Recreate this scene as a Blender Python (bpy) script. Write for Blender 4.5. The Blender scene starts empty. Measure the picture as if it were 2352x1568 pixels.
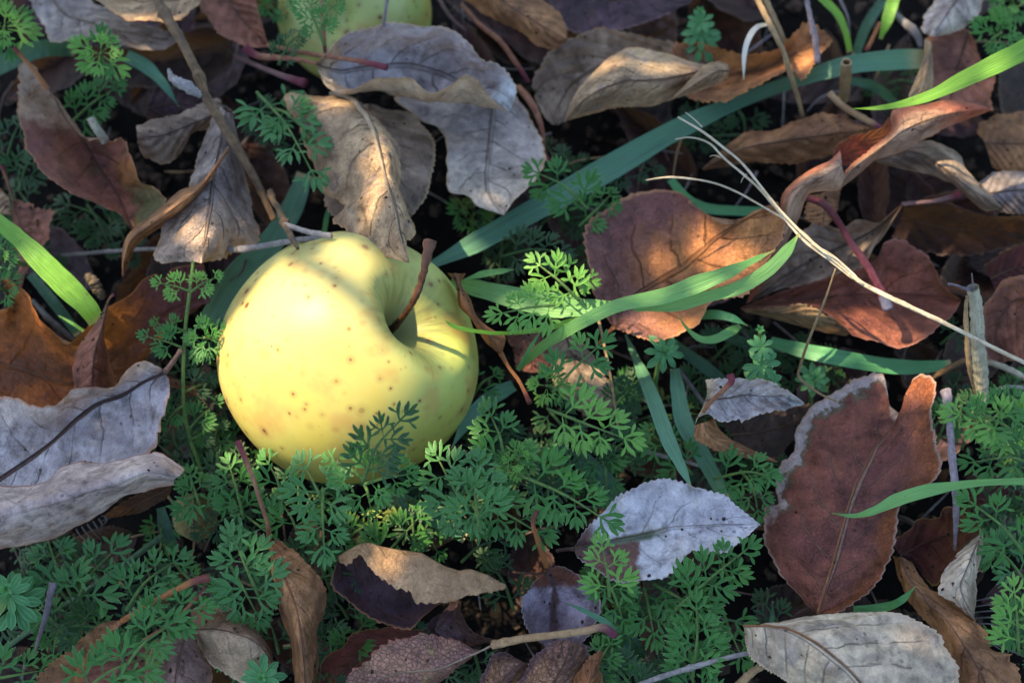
import bpy, bmesh, math, random
from mathutils import Vector, Matrix, noise, Quaternion
random.seed(7)
R = math.radians
scene = bpy.context.scene
COL = scene.collection

# ---------------------------------------------------------------- camera
TILT = R(22); DIST = 0.50; LENS = 60.0; ZREF = 0.035
cam_d = bpy.data.cameras.new('camera'); cam = bpy.data.objects.new('camera', cam_d); COL.objects.link(cam)
cam_d.lens = LENS; cam_d.sensor_width = 36; cam_d.clip_start = 0.01; cam_d.clip_end = 500
CAMP = Vector((0, -DIST*math.sin(TILT), ZREF + DIST*math.cos(TILT)))
cam.location = CAMP; cam.rotation_euler = (TILT, 0, 0)
cam_d.dof.use_dof = True; cam_d.dof.focus_distance = 0.468; cam_d.dof.aperture_fstop = 10
scene.camera = cam

# ---------------------------------------------------------------- sky and sun
SUN_EL = R(54); SUN_DIR = Vector((-0.84*math.cos(SUN_EL), 0.54*math.cos(SUN_EL), math.sin(SUN_EL))).normalized()
w = bpy.data.worlds.new('World'); scene.world = w; w.use_nodes = True
nt = w.node_tree; nt.nodes.clear()
sky = nt.nodes.new('ShaderNodeTexSky'); sky.sky_type = 'NISHITA'; sky.sun_disc = False
sky.ozone_density = 1.6; sky.sun_elevation = SUN_EL; sky.sun_rotation = math.atan2(SUN_DIR.x, SUN_DIR.y)
bg = nt.nodes.new('ShaderNodeBackground'); bg.inputs[1].default_value = 0.12
wo = nt.nodes.new('ShaderNodeOutputWorld')
nt.links.new(sky.outputs[0], bg.inputs[0]); nt.links.new(bg.outputs[0], wo.inputs[0])
sd = bpy.data.lights.new('sun', 'SUN'); sd.energy = 4.0; sd.angle = R(0.5); sd.color = (1.0, 0.80, 0.52)
so = bpy.data.objects.new('sun', sd); COL.objects.link(so)
so.rotation_euler = SUN_DIR.to_track_quat('Z', 'Y').to_euler(); so.location = (0, 0, 5)
vs = scene.view_settings; vs.view_transform = 'Standard'; vs.look = 'None'; vs.gamma = 1; vs.use_curve_mapping = False
vs.exposure = 1.98
scene.render.resolution_x = 1024; scene.render.resolution_y = 682
scene.cycles.max_bounces = 6; scene.cycles.transparent_max_bounces = 8

# ---------------------------------------------------------------- helpers
W_, H_ = 2352.0, 1568.0
def ray(x, y):
    xn = (x/W_-0.5)*36/LENS; yn = -(y/H_-0.5)*36/LENS*(H_/W_)
    return Vector((xn, yn*math.cos(TILT)+math.sin(TILT), yn*math.sin(TILT)-math.cos(TILT)))
def P(x, y, z):                      # a point seen at (x, y), standing z millimetres above the soil datum
    d = ray(x, y); t = (z*0.001-CAMP.z)/d.z
    return CAMP + d*t
PX = 0.30/2352                       # about one picture unit in metres at litter height

def tag(o, label=None, cat=None, group=None, kind=None):
    if label: o['label'] = label
    if cat: o['category'] = cat
    if group: o['group'] = group
    if kind: o['kind'] = kind
    return o
def empty(name, loc):
    o = bpy.data.objects.new(name, None); o.empty_display_size = 0.005; COL.objects.link(o); o.location = loc; return o
def mkobj(name, verts, faces, mat, parent=None, origin=None, uvs=None, smooth=True):
    if origin is None: origin = Vector((0, 0, 0))
    me = bpy.data.meshes.new(name)
    me.from_pydata([tuple(v-origin) for v in verts], [], faces)
    if uvs:
        uv = me.uv_layers.new(name='UVMap')
        vi = [0]*len(me.loops); me.loops.foreach_get('vertex_index', vi)
        flat = []
        for i in vi: flat += [uvs[i][0], uvs[i][1]]
        uv.data.foreach_set('uv', flat)
    if smooth: me.polygons.foreach_set('use_smooth', [True]*len(me.polygons))
    me.materials.append(mat); me.update()
    o = bpy.data.objects.new(name, me); COL.objects.link(o)
    if parent:
        o.parent = parent; o.location = origin - parent.location
    else: o.location = origin
    return o

def cr(p0, p1, p2, p3, t):
    return 0.5*((2*p1)+(p2-p0)*t+(2*p0-5*p1+4*p2-p3)*t*t+(3*p1-p0-3*p2+p3)*t*t*t)
def spline(pts, n, arc=True):        # Catmull-Rom through pts, n samples
    m = len(pts)
    if m == 1: return [pts[0]]*n
    ext = [pts[0]*2-pts[1]]+list(pts)+[pts[-1]*2-pts[-2]]
    K = 12; dense = []
    for i in range(m-1):
        for k in range(K): dense.append(cr(ext[i], ext[i+1], ext[i+2], ext[i+3], k/K))
    dense.append(pts[-1])
    if arc:
        L = [0]
        for a, b in zip(dense, dense[1:]): L.append(L[-1]+(b-a).length)
    else: L = list(range(len(dense)))
    out = []; j = 0
    for i in range(n):
        s = L[-1]*i/(n-1)
        while j < len(L)-2 and L[j+1] < s: j += 1
        f = (s-L[j])/max(1e-12, L[j+1]-L[j]); out.append(dense[j].lerp(dense[j+1], min(1, max(0, f))))
    return out
def zat(z, t):
    if not isinstance(z, (tuple, list)): return z
    if len(z) == 1: return z[0]
    f = t*(len(z)-1); i = min(int(f), len(z)-2); f -= i
    return z[i]*(1-f)+z[i+1]*f
def rail(pts, z):
    n = len(pts)
    return [P(p[0], p[1], p[2] if len(p) > 2 else zat(z, i/(n-1))) for i, p in enumerate(pts)]

def tube_data(pts, rad, sides=8, n=None, jit=0.0, seed=0, cap=True):
    n = n or max(8, len(pts)*6)
    c = spline(pts, n); vs, fs, uv = [], [], []
    prev = None
    for i, p in enumerate(c):
        t = (c[min(i+1, n-1)]-c[max(i-1, 0)]).normalized()
        if prev is None: a = t.orthogonal().normalized()
        else: a = (prev-t*prev.dot(t)).normalized()
        prev = a; b = t.cross(a); r = zat(rad, i/(n-1))
        for k in range(sides):
            an = 2*math.pi*k/sides
            rr = r*(1+jit*noise.noise(Vector((i*0.45+seed, math.cos(an)*1.3, math.sin(an)*1.3))))
            vs.append(p+(a*math.cos(an)+b*math.sin(an))*rr); uv.append((i/(n-1), k/sides))
    for i in range(n-1):
        for k in range(sides):
            k2 = (k+1) % sides
            fs.append((i*sides+k, i*sides+k2, (i+1)*sides+k2, (i+1)*sides+k))
    if cap:
        fs.append(tuple(range(sides))[::-1]); fs.append(tuple((n-1)*sides+k for k in range(sides)))
    return vs, fs, uv
def tube(name, pts, rad, mat, parent=None, **kw):
    vs, fs, uv = tube_data(pts, rad, **kw)
    return mkobj(name, vs, fs, mat, parent, origin=(pts[0].copy() if not parent else parent.location.copy()), uvs=uv)

# ---------------------------------------------------------------- materials
class G:
    def __init__(s, name):
        s.m = bpy.data.materials.new(name); s.m.use_nodes = True; s.t = s.m.node_tree; s.t.nodes.clear()
        s.out = s.n('ShaderNodeOutputMaterial')
    def n(s, ty): return s.t.nodes.new(ty)
    def put(s, sock, v):
        if isinstance(v, (int, float)): sock.default_value = v
        elif isinstance(v, (tuple, list)):
            sock.default_value = tuple(v)+((1,) if len(v) == 3 and len(sock.default_value) == 4 else ())
        else: s.t.links.new(v, sock)
    def mth(s, op, a, b=None, c=None, clamp=False):
        n = s.n('ShaderNodeMath'); n.operation = op; n.use_clamp = clamp
        for i, v in enumerate((a, b, c)):
            if v is not None: s.put(n.inputs[i], v)
        return n.outputs[0]
    def rng(s, v, a, b, c=0.0, d=1.0):
        n = s.n('ShaderNodeMapRange'); n.interpolation_type = 'SMOOTHSTEP'
        for i, x in enumerate((v, a, b, c, d)): s.put(n.inputs[i], x)
        return n.outputs[0]
    def mix(s, f, a, b):
        n = s.n('ShaderNodeMix'); n.data_type = 'RGBA'
        s.put(n.inputs[0], f); s.put(n.inputs[6], a); s.put(n.inputs[7], b); return n.outputs[2]
    def mul(s, f, a, b):
        n = s.n('ShaderNodeMix'); n.data_type = 'RGBA'; n.blend_type = 'MULTIPLY'
        s.put(n.inputs[0], f); s.put(n.inputs[6], a); s.put(n.inputs[7], b); return n.outputs[2]
    def noise(s, vec, scale, det=3, rough=0.55, dist=0.0):
        n = s.n('ShaderNodeTexNoise'); s.put(n.inputs['Vector'], vec)
        n.inputs['Scale'].default_value = scale; n.inputs['Detail'].default_value = det
        n.inputs['Roughness'].default_value = rough; n.inputs['Distortion'].default_value = dist
        return n.outputs[0]
    def vor(s, vec, scale, feat='F1', out=0, rnd=1.0):
        n = s.n('ShaderNodeTexVoronoi'); n.feature = feat; s.put(n.inputs['Vector'], vec)
        n.inputs['Scale'].default_value = scale; n.inputs['Randomness'].default_value = rnd
        return n.outputs[out]
    def vadd(s, a, b):
        n = s.n('ShaderNodeVectorMath'); n.operation = 'ADD'; s.put(n.inputs[0], a); s.put(n.inputs[1], b); return n.outputs[0]
    def bump(s, h, st, dist, nrm=None):
        n = s.n('ShaderNodeBump'); s.put(n.inputs['Height'], h); n.inputs['Strength'].default_value = st
        n.inputs['Distance'].default_value = dist
        if nrm is not None: s.put(n.inputs['Normal'], nrm)
        return n.outputs[0]
    def bsdf(s, col, rough, nrm=None, spec=0.4, transl=0.0, tcol=None, sss=0.0):
        p = s.n('ShaderNodeBsdfPrincipled')
        s.put(p.inputs['Base Color'], col); s.put(p.inputs['Roughness'], rough); s.put(p.inputs['Specular IOR Level'], spec)
        if nrm is not None: s.put(p.inputs['Normal'], nrm)
        if sss:
            p.inputs['Subsurface Weight'].default_value = sss; p.inputs['Subsurface Radius'].default_value = (1, .7, .25)
            p.inputs['Subsurface Scale'].default_value = 0.003
        o = p.outputs[0]
        if transl:
            tr = s.n('ShaderNodeBsdfTranslucent'); s.put(tr.inputs[0], tcol if tcol is not None else col)
            if nrm is not None: s.put(tr.inputs[1], nrm)
            mx = s.n('ShaderNodeMixShader'); s.put(mx.inputs[0], transl)
            s.put(mx.inputs[1], o); s.put(mx.inputs[2], tr.outputs[0]); o = mx.outputs[0]
        s.t.links.new(o, s.out.inputs[0]); return s.m

_seed = [0]
def leaf_mat(c1, c2, under=None, spot=None, spots=0.35, vein=-0.35, nv=7, edge=None, layers=(), rough=0.62, transl=0.16, blotch=None, spec=0.22, net=0.14, hole=None):
    """dry leaf: mottled c1/c2, side veins, midrib, fine net, speckles, margin and up to a few coloured patches."""
    _seed[0] += 1; sd = _seed[0]*3.17
    def st_(c, k=1.06):
        m = (c[0]+c[1]+c[2])/3; return tuple(max(0.004, m+(x-m)*k) for x in c)
    c1 = st_(c1); c2 = tuple(x*0.76 for x in st_(c2))
    if under: under = st_(under)
    g = G('dry_leaf_surface')
    tc = g.n('ShaderNodeTexCoord'); uvn = g.n('ShaderNodeSeparateXYZ'); g.put(uvn.inputs[0], tc.outputs['UV'])
    u, v = uvn.outputs[0], uvn.outputs[1]
    pos = g.vadd(tc.outputs['Object'], (sd, sd*0.7, sd*0.3))
    n1 = g.noise(pos, 75, 5, 0.6, 0.6); n2 = g.noise(pos, 420, 4, 0.65); n3 = g.noise(pos, 1900, 3, 0.6)
    sv = g.mth('SUBTRACT', g.mth('MULTIPLY', v, 2.0), 1.0)
    a = g.mth('ABSOLUTE', g.mth('ADD', sv, g.mth('MULTIPLY', g.mth('SUBTRACT', n1, 0.5), 0.05)))
    # side veins
    ph = g.mth('SUBTRACT', u, g.mth('MULTIPLY', a, g.mth('ADD', 0.16, g.mth('MULTIPLY', a, 0.09))))
    ph = g.mth('ADD', ph, g.mth('MULTIPLY', g.mth('SUBTRACT', n1, 0.5), 0.10))
    ph = g.mth('ADD', g.mth('MULTIPLY', ph, float(nv)), g.mth('MULTIPLY', g.mth('GREATER_THAN', sv, 0.0), 0.45))
    fr = g.mth('ABSOLUTE', g.mth('SUBTRACT', g.mth('FRACT', ph), 0.5))
    side = g.mth('MULTIPLY', g.mth('MULTIPLY', g.rng(fr, 0.045, 0.0), g.rng(a, 1.0, 0.35)), g.rng(g.noise(pos, 120, 2), 0.36, 0.58, 0.15, 1.0))
    quilt = g.rng(fr, 0.0, 0.5)
    mid = g.rng(a, 0.045, 0.012)
    veins = g.mth('MAXIMUM', mid, side)
    ed = g.vor(pos, 760, 'DISTANCE_TO_EDGE'); netv = g.rng(ed, 0.10, 0.0)
    col = g.mix(g.rng(n1, 0.36, 0.64), c1, c2)
    if blotch:
        nb = g.noise(g.vadd(pos, (3.3, 1.1, 7.7)), 130, 4, 0.6, 0.8)
        col = g.mix(g.rng(nb, 0.56, 0.66, 0, 0.85), col, blotch)
    for L in layers:                       # (axis, lo, hi, colour[, wobble])
        ax = {'u': u, 'v': v, 'a': a}[L[0]]
        wob = L[4] if len(L) > 4 else 0.25
        e = g.mth('ADD', ax, g.mth('MULTIPLY', g.mth('SUBTRACT', g.noise(pos, 160, 4, 0.65), 0.5), wob))
        m = g.rng(e, L[1], L[2])
        if len(L) > 5:                     # second axis limits the patch
            ax2 = {'u': u, 'v': v, 'a': a}[L[5][0]]
            e2 = g.mth('ADD', ax2, g.mth('MULTIPLY', g.mth('SUBTRACT', n2, 0.5), 0.2))
            m = g.mth('MULTIPLY', m, g.rng(e2, L[5][1], L[5][2]))
        col = g.mix(m, col, L[3])
    nm = g.noise(g.vadd(pos, (5.1, 2.2, 0.4)), 190, 5, 0.65, 0.5)
    fine = g.mth('MULTIPLY', g.mth('SUBTRACT', n2, 0.5), 0.8)
    fine = g.mth('ADD', fine, g.mth('MULTIPLY', g.mth('SUBTRACT', n3, 0.5), 0.6))
    fine = g.mth('ADD', fine, g.mth('MULTIPLY', g.mth('SUBTRACT', nm, 0.5), 1.9))
    stain = g.rng(g.noise(g.vadd(pos, (9.1, 4.2, 3.4)), 105, 6, 0.68, 1.2), 0.50, 0.66, 0.0, 0.42)
    fine = g.mth('MAXIMUM', g.mth('SUBTRACT', g.mth('ADD', fine, 1.04), stain), 0.28)
    cc = g.n('ShaderNodeCombineColor'); [g.put(cc.inputs[i], fine) for i in range(3)]
    col = g.mul(1.0, col, cc.outputs[0])
    if vein < 0: col = g.mix(g.mth('MULTIPLY', veins, -vein), col, tuple(x*0.35 for x in c1))
    else: col = g.mix(g.mth('MULTIPLY', veins, vein), col, (0.50, 0.40, 0.28))
    col = g.mix(g.mth('MULTIPLY', netv, net*0.55), col, tuple(x*0.4 for x in c1))
    sp = spot or tuple(x*0.18 for x in c2)
    vd = g.vor(pos, 330); vr = g.vor(pos, 330, 'F1', 1)
    sx = g.n('ShaderNodeSeparateColor'); g.put(sx.inputs[0], vr)
    dots = g.mth('MULTIPLY', g.rng(vd, 0.26, 0.12), g.mth('GREATER_THAN', sx.outputs[0], 1.0-spots*0.6))
    sm = g.rng(g.noise(pos, 700, 4, 0.7), 0.60, 0.68)
    dots = g.mth('MAXIMUM', dots, g.mth('MULTIPLY', sm, spots))
    col = g.mix(g.mth('MULTIPLY', dots, g.rng(n1, 0.35, 0.6, 0.15, 0.8)), col, sp)
    ec = edge or tuple(min(1, x*1.4+0.06) for x in c1)
    col = g.mix(g.rng(a, 0.95, 0.99, 0, 0.85), col, ec)  # paler margin that also paints the bright rim light of the edges
    geo = g.n('ShaderNodeNewGeometry')
    if under:
        uc = g.mix(g.rng(n1, 0.35, 0.65), under, tuple(x*0.72 for x in under))
        uc = g.mul(1.0, uc, cc.outputs[0])
        uc = g.mix(g.mth('MULTIPLY', veins, 0.5), uc, tuple(min(1, x*1.5) for x in under))
        uc = g.mix(g.mth('MULTIPLY', netv, 0.10), uc, tuple(x*0.5 for x in under))
        uc = g.mix(g.mth('MULTIPLY', dots, 0.5), uc, tuple(x*0.3 for x in under))
        col = g.mix(geo.outputs['Backfacing'], col, uc)
    h = g.mth('ADD', g.mth('MULTIPLY', quilt, min(0.32, 0.9*abs(vein))), g.mth('MULTIPLY', veins, min(0.8, 1.8*abs(vein))))
    h = g.mth('SUBTRACT', h, g.mth('MULTIPLY', netv, 0.5*net))
    h = g.mth('ADD', h, g.mth('MULTIPLY', n2, 0.55)); h = g.mth('ADD', h, g.mth('MULTIPLY', n3, 0.12))
    nb = g.bump(h, 1.0, 0.0020)
    rg = g.mth('ADD', rough-0.16, g.mth('MULTIPLY', n2, 0.28))
    return g.bsdf(col, rg, nb, spec, transl, g.mix(0.55, col, (0.75, 0.32, 0.08)))

def blade_mat(c1, c2, transl=0.35, dry=None):
    g = G('grass_blade_surface'); _seed[0] += 1; sd = _seed[0]*2.1
    tc = g.n('ShaderNodeTexCoord'); x = g.n('ShaderNodeSeparateXYZ'); g.put(x.inputs[0], tc.outputs['UV'])
    pos = g.vadd(tc.outputs['Object'], (sd, sd, 0))
    n1 = g.noise(pos, 60, 3); n2 = g.noise(pos, 900, 3)
    st = g.mth('ABSOLUTE', g.mth('SUBTRACT', g.mth('FRACT', g.mth('MULTIPLY', x.outputs[1], 8.0)), 0.5))
    stm = g.rng(st, 0.5, 0.25)
    col = g.mix(g.rng(n1, 0.35, 0.65), c1, c2)
    col = g.mix(g.mth('MULTIPLY', stm, 0.42), col, tuple(min(1, y*2.0) for y in c2))
    col = g.mix(g.mth('MULTIPLY', g.rng(st, 0.10, 0.0), 0.5), col, tuple(y*0.45 for y in c1))
    mid = g.rng(g.mth('ABSOLUTE', g.mth('SUBTRACT', x.outputs[1], 0.5)), 0.05, 0.0)
    col = g.mix(g.mth('MULTIPLY', mid, 0.4), col, tuple(min(1, y*2.1) for y in c1))
    cv = g.n('ShaderNodeCombineXYZ'); g.put(cv.inputs[0], g.mth('MULTIPLY', x.outputs[0], 7.0)); g.put(cv.inputs[1], g.mth('MULTIPLY', x.outputs[1], 20.0)); cv.inputs[2].default_value = sd
    fb = g.noise(cv.outputs[0], 1.0, 4, 0.6)
    col = g.mix(g.rng(fb, 0.50, 0.68, 0, 0.55), col, tuple(y*0.45 for y in c1)); col = g.mix(g.rng(fb, 0.44, 0.32, 0, 0.4), col, tuple(min(1, y*1.9) for y in c2))
    col = g.mix(g.rng(g.mth('ADD', x.outputs[0], g.mth('MULTIPLY', n2, 0.05)), 0.97, 1.02, 0, 0.8), col, (0.42, 0.32, 0.14))
    if dry: col = g.mix(g.rng(g.mth('ADD', x.outputs[0], g.mth('MULTIPLY', n1, 0.1)), 0.96, 1.06), col, dry)
    col = g.mix(g.rng(g.noise(pos, 340, 4, .7), 0.63, 0.70, 0, .6), col, (0.16, 0.15, 0.05))
    h = g.mth('ADD', g.mth('MULTIPLY', stm, 0.6), g.mth('MULTIPLY', n2, 0.3))
    tcol = g.mix(0.55, col, (0.42, 0.62, 0.03))
    return g.bsdf(col, 0.42, g.bump(h, 0.6, 0.0003), 0.4, transl, tcol)

def herb_mat(name, c1, c2, transl=0.3, tcol=(0.25, 0.6, 0.05)):
    g = G(name)
    tc = g.n('ShaderNodeTexCoord'); x = g.n('ShaderNodeSeparateXYZ'); g.put(x.inputs[0], tc.outputs['UV'])
    oi = g.n('ShaderNodeObjectInfo')
    gm = g.n('ShaderNodeNewGeometry')
    n1 = g.noise(gm.outputs['Position'], 160, 3)
    f = g.mth('ADD', g.mth('MULTIPLY', oi.outputs['Random'], 0.6), g.mth('MULTIPLY', n1, 0.4))
    col = g.mix(f, c1, c2)
    col = g.mix(g.rng(g.mth('ABSOLUTE', g.mth('SUBTRACT', x.outputs[1], 0.5)), 0.13, 0.0, 0, 0.55), col, tuple(min(1, y*1.9) for y in c2))
    col = g.mix(g.rng(g.mth('ABSOLUTE', g.mth('SUBTRACT', x.outputs[1], 0.5)), 0.30, 0.5, 0, 0.6), col, tuple(min(1, y*2.2) for y in c2))  # lighter rims paint the gloss along the lobe edges
    col = g.mix(g.rng(x.outputs[0], 0.90, 1.0, 0, 0.7), col, (0.45, 0.45, 0.28))
    yl = g.rng(g.noise(gm.outputs['Position'], 35, 3), 0.62, 0.75, 0, 0.6); col = g.mix(yl, col, (0.20, 0.20, 0.035))
    n2 = g.noise(gm.outputs['Position'], 1500, 2)
    return g.bsdf(col, 0.5, g.bump(n2, 0.5, 0.0003), 0.32, transl, g.mix(0.4, col, tcol))

def stem_mat(c1, c2, stripe=0.5, rough=0.55, end=None, scale=300, end0=None, e_at=0.80):
    g = G('stem_surface'); _seed[0] += 1; sd = _seed[0]*1.3
    tc = g.n('ShaderNodeTexCoord'); x = g.n('ShaderNodeSeparateXYZ'); g.put(x.inputs[0], tc.outputs['UV'])
    pos = g.vadd(tc.outputs['Object'], (sd, 0, sd))
    n1 = g.noise(pos, scale, 4, 0.65)
    cv = g.n('ShaderNodeCombineXYZ'); g.put(cv.inputs[0], g.mth('MULTIPLY', x.outputs[0], 5.0)); g.put(cv.inputs[1], g.mth('MULTIPLY', x.outputs[1], 26.0)); cv.inputs[2].default_value = sd
    fib = g.noise(cv.outputs[0], 1.6, 3, 0.6)
    col = g.mix(g.rng(n1, 0.35, 0.65), c1, c2)
    col = g.mix(g.mth('MULTIPLY', g.rng(fib, 0.52, 0.66), stripe), col, tuple(y*0.22 for y in c1))
    nb_ = g.noise(pos, 900, 4, 0.7); col = g.mix(g.rng(nb_, 0.55, 0.66, 0, 0.65), col, tuple(y*0.30 for y in c1)); col = g.mix(g.rng(nb_, 0.42, 0.32, 0, 0.5), col, tuple(min(1, y*1.5+.004) for y in c2))
    if end: col = g.mix(g.rng(g.mth('ADD', x.outputs[0], g.mth('MULTIPLY', n1, 0.15)), e_at, 1.0), col, end)
    if end0: col = g.mix(g.rng(g.mth('ADD', x.outputs[0], g.mth('MULTIPLY', n1, 0.1)), 0.28, 0.08), col, end0)
    h = g.mth('ADD', fib, g.mth('MULTIPLY', n1, 0.5))
    return g.bsdf(col, rough, g.bump(h, 0.9, 0.0009), 0.35)

# ---------------------------------------------------------------- builders
def patch(rails, mid, nu, nv, serr, crump, quilt, nvein, seed, ragged=0.0):
    rs = [spline(r, nu) for r in rails]; K = len(rs)
    V, UV = [], []
    grid = []
    for i in range(nu):
        col = [r[i] for r in rs]
        row = spline(col, nv, arc=False) if K > 2 else [col[0].lerp(col[1], j/(nv-1)) for j in range(nv)]
        grid.append(row)
    def vv(j):                          # across coordinate: the mid rail sits at 0.5
        f = j/(nv-1)*(K-1)
        return 0.5*f/mid if f <= mid else 0.5+0.5*(f-mid)/(K-1-mid)
    n_t, amp = serr; amp *= 0.001
    for i in range(nu):
        u = i/(nu-1); row = grid[i]
        wscale = min(1.0, (row[0]-row[-1]).length/0.010)
        for s in (0, 1):
            e = 0 if s == 0 else nv-1; q = 1 if s == 0 else nv-2; q2 = 3 if s == 0 else nv-4
            d = row[e]-row[q2]
            if d.length < 1e-7: continue
            d.normalize()
            ph = u*n_t+0.37*s+0.6*noise.noise(Vector((u*5+seed, s*9, 0)))
            f = ph-math.floor(ph)
            tooth = (f/0.82 if f < 0.82 else (1-f)/0.18)
            rg = noise.noise(Vector((u*9, seed, s*5)))*ragged*0.001+noise.noise(Vector((u*34, seed, s*7)))*ragged*0.0005
            off = (amp*tooth*(0.75+0.9*noise.noise(Vector((u*11, seed, s*3+2))))+rg)*wscale
            row[e] = row[e]+d*off; row[q] = row[q]+d*off*0.45
    nrm = []
    for i in range(nu):
        for j in range(nv):
            a = grid[min(i+1, nu-1)][j]-grid[max(i-1, 0)][j]; b = grid[i][min(j+1, nv-1)]-grid[i][max(j-1, 0)]
            n = a.cross(b); nrm.append(n.normalized() if n.length > 1e-12 else Vector((0, 0, 1)))
    for i in range(nu):
        u = i/(nu-1)
        wd = min(1.0, (grid[i][0]-grid[i][-1]).length/0.014)
        for j in range(nv):
            p = grid[i][j]; v = vv(j); a = abs(v*2-1); n = nrm[i*nv+j]
            s = Vector((seed*1.7, seed*0.9, 0))
            d = noise.noise(p*95+s)*crump+noise.noise(p*260+s)*crump*0.42+noise.noise(p*700+s)*crump*0.12
            phv = (u-a*(0.16+0.09*a))*nvein+(0.45 if v > 0.5 else 0)
            f = phv-math.floor(phv)
            d += quilt*(math.sin(f*math.pi)**0.7-0.5)*min(1, a*4)*(1.1-a*0.5)
            V.append(p+n*(d*0.001*wd)); UV.append((u, v))
    F = [(i*nv+j, i*nv+j+1, (i+1)*nv+j+1, (i+1)*nv+j) for i in range(nu-1) for j in range(nv-1)]
    # make the face side that looks up the top side
    s = sum((nrm[k].dot((CAMP-V[k]).normalized()) for k in range(0, len(nrm), 7)))
    flip = s > 0
    return V, F, UV, nrm, flip

RIBD = stem_mat((0.20, 0.115, 0.065), (0.14, 0.08, 0.05), 0.2, 0.5)
_lid = [0]; GRIT = []; _gr = random.Random(41)
def leaf(label, rails, zs, mat, stalk=None, smat=None, sr=5, serr=(24, 1.0), crump=1.1, quilt=0.16, nvein=9, mid=None, rib=1.8, rmat=None,
         cat='leaf', group='fallen leaves of the litter', name='fallen_leaf', nu=110, nv=22, ragged=0.9, flip=None, parts=()):
    _lid[0] += 1; seed = _lid[0]*2.31
    rr = [rail(r, z) for r, z in zip(rails, zs)]
    if mid is None: mid = (len(rr)-1)/2
    V, F, UV, N, fl = patch(rr, mid, nu, nv, serr, crump, quilt, nvein, seed, ragged)
    if flip is None: flip = fl
    for k_ in range(14):
        i_ = _gr.randrange(len(V)); GRIT.append((V[i_].copy(), N[i_]*(1 if fl else -1)))
    if flip: F = [f[::-1] for f in F]
    base = rr[len(rr)//2][0].copy()
    rmat = rmat or RIBD
    if stalk or rib or parts:
        root = empty(name, base)
        bl = mkobj('leaf_blade', V, F, mat, root, origin=base, uvs=UV)
        if stalk:
            sz = stalk[1]; pts = rail(stalk[0], sz)
            r = sr if isinstance(sr, (tuple, list)) else (sr*0.85, sr*0.8, sr*0.8, sr*0.95, sr*1.45)
            tube('stalk', pts, tuple(x*PX for x in r), smat, root, sides=9, n=max(16, len(pts)*8), jit=0.18, seed=seed)
        if rib:
            j = int(round(mid/(len(rr)-1)*(nv-1))); k0, k1 = 0, int(nu*0.93)
            up = 1 if fl else -1
            pts = [V[i*nv+j]+N[i*nv+j]*up*rib*PX*0.25 for i in range(k0, k1, 4)]
            tube('midrib', pts, (rib*PX, rib*PX*0.75, rib*PX*0.4, rib*PX*0.15), rmat, root, sides=7, n=70, jit=0.12, seed=seed)
        for (pr, pz, pm, kw) in parts:
            r2 = [rail(r, z) for r, z in zip(pr, pz)]
            V2, F2, UV2, N2, f2 = patch(r2, (len(r2)-1)/2, 80, 14, kw.get('serr', (18, 0.8)), kw.get('crump', 0.6), kw.get('quilt', 0.15), 8, seed+5, 0.8)
            if kw.get('flip', f2): F2 = [f[::-1] for f in F2]
            mkobj(kw.get('name', 'curled_margin'), V2, F2, pm, root, origin=base, uvs=UV2)
    else:
        root = mkobj(name, V, F, mat, None, origin=base, uvs=UV)
    tag(root, label, cat, group)
    return root

_bid = [0]
def blade(label, pts, mat, group='blades of grass', cat='grass blade', name='grass_blade', fold=0.22, roll=0, twist=0):
    """pts: (x, y, z_mm, width_px[, roll_deg]) ; a folded ribbon with a keel."""
    _bid[0] += 1; seed = _bid[0]*1.9
    c = [P(p[0], p[1], p[2]) for p in pts]; n = 60
    C_ = spline(c, n); nd = len(pts)
    # widths and rolls by nearest arc position
    L = [0]
    for a, b in zip(c, c[1:]): L.append(L[-1]+(b-a).length)
    def at(k, u):
        s = u*L[-1]
        for i in range(nd-1):
            if s <= L[i+1]+1e-9:
                f = (s-L[i])/max(1e-9, L[i+1]-L[i]); f = max(0, min(1, f)); f = f*f*(3-2*f)
                a = pts[i][k] if len(pts[i]) > k else 0; b = pts[i+1][k] if len(pts[i+1]) > k else 0
                return a*(1-f)+b*f
        return pts[-1][k] if len(pts[-1]) > k else 0
    V, F, UV = [], [], []; m = 7
    for i, p in enumerate(C_):
        u = i/(n-1)
        t = (C_[min(i+1, n-1)]-C_[max(i-1, 0)]).normalized()
        vw = (CAMP-p).normalized()
        up = Vector((0, 0, 1)).lerp(vw, 0.6); up = (up-t*up.dot(t)).normalized()
        s = t.cross(up).normalized()
        ro = R(at(4, u)+roll+twist*u)+0.18*noise.noise(Vector((u*3, seed, 0)))
        q = Quaternion(t, ro); s = q @ s; up = q @ up
        w = at(3, u)*PX*0.5*(1+0.05*noise.noise(Vector((u*12, seed, 4))))
        for j in range(m):
            f = j/(m-1)*2-1
            V.append(p+s*(f*w)+up*(w*fold*(abs(f)-0.4)+0.00025*noise.noise(Vector((u*20, f*2, seed)))))
            UV.append((u, j/(m-1)))
    for i in range(n-1):
        for j in range(m-1): F.append((i*m+j, i*m+j+1, (i+1)*m+j+1, (i+1)*m+j))
    o = mkobj(name, V, F, mat, None, origin=c[0].copy(), uvs=UV)
    return tag(o, label, cat, group)

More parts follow.
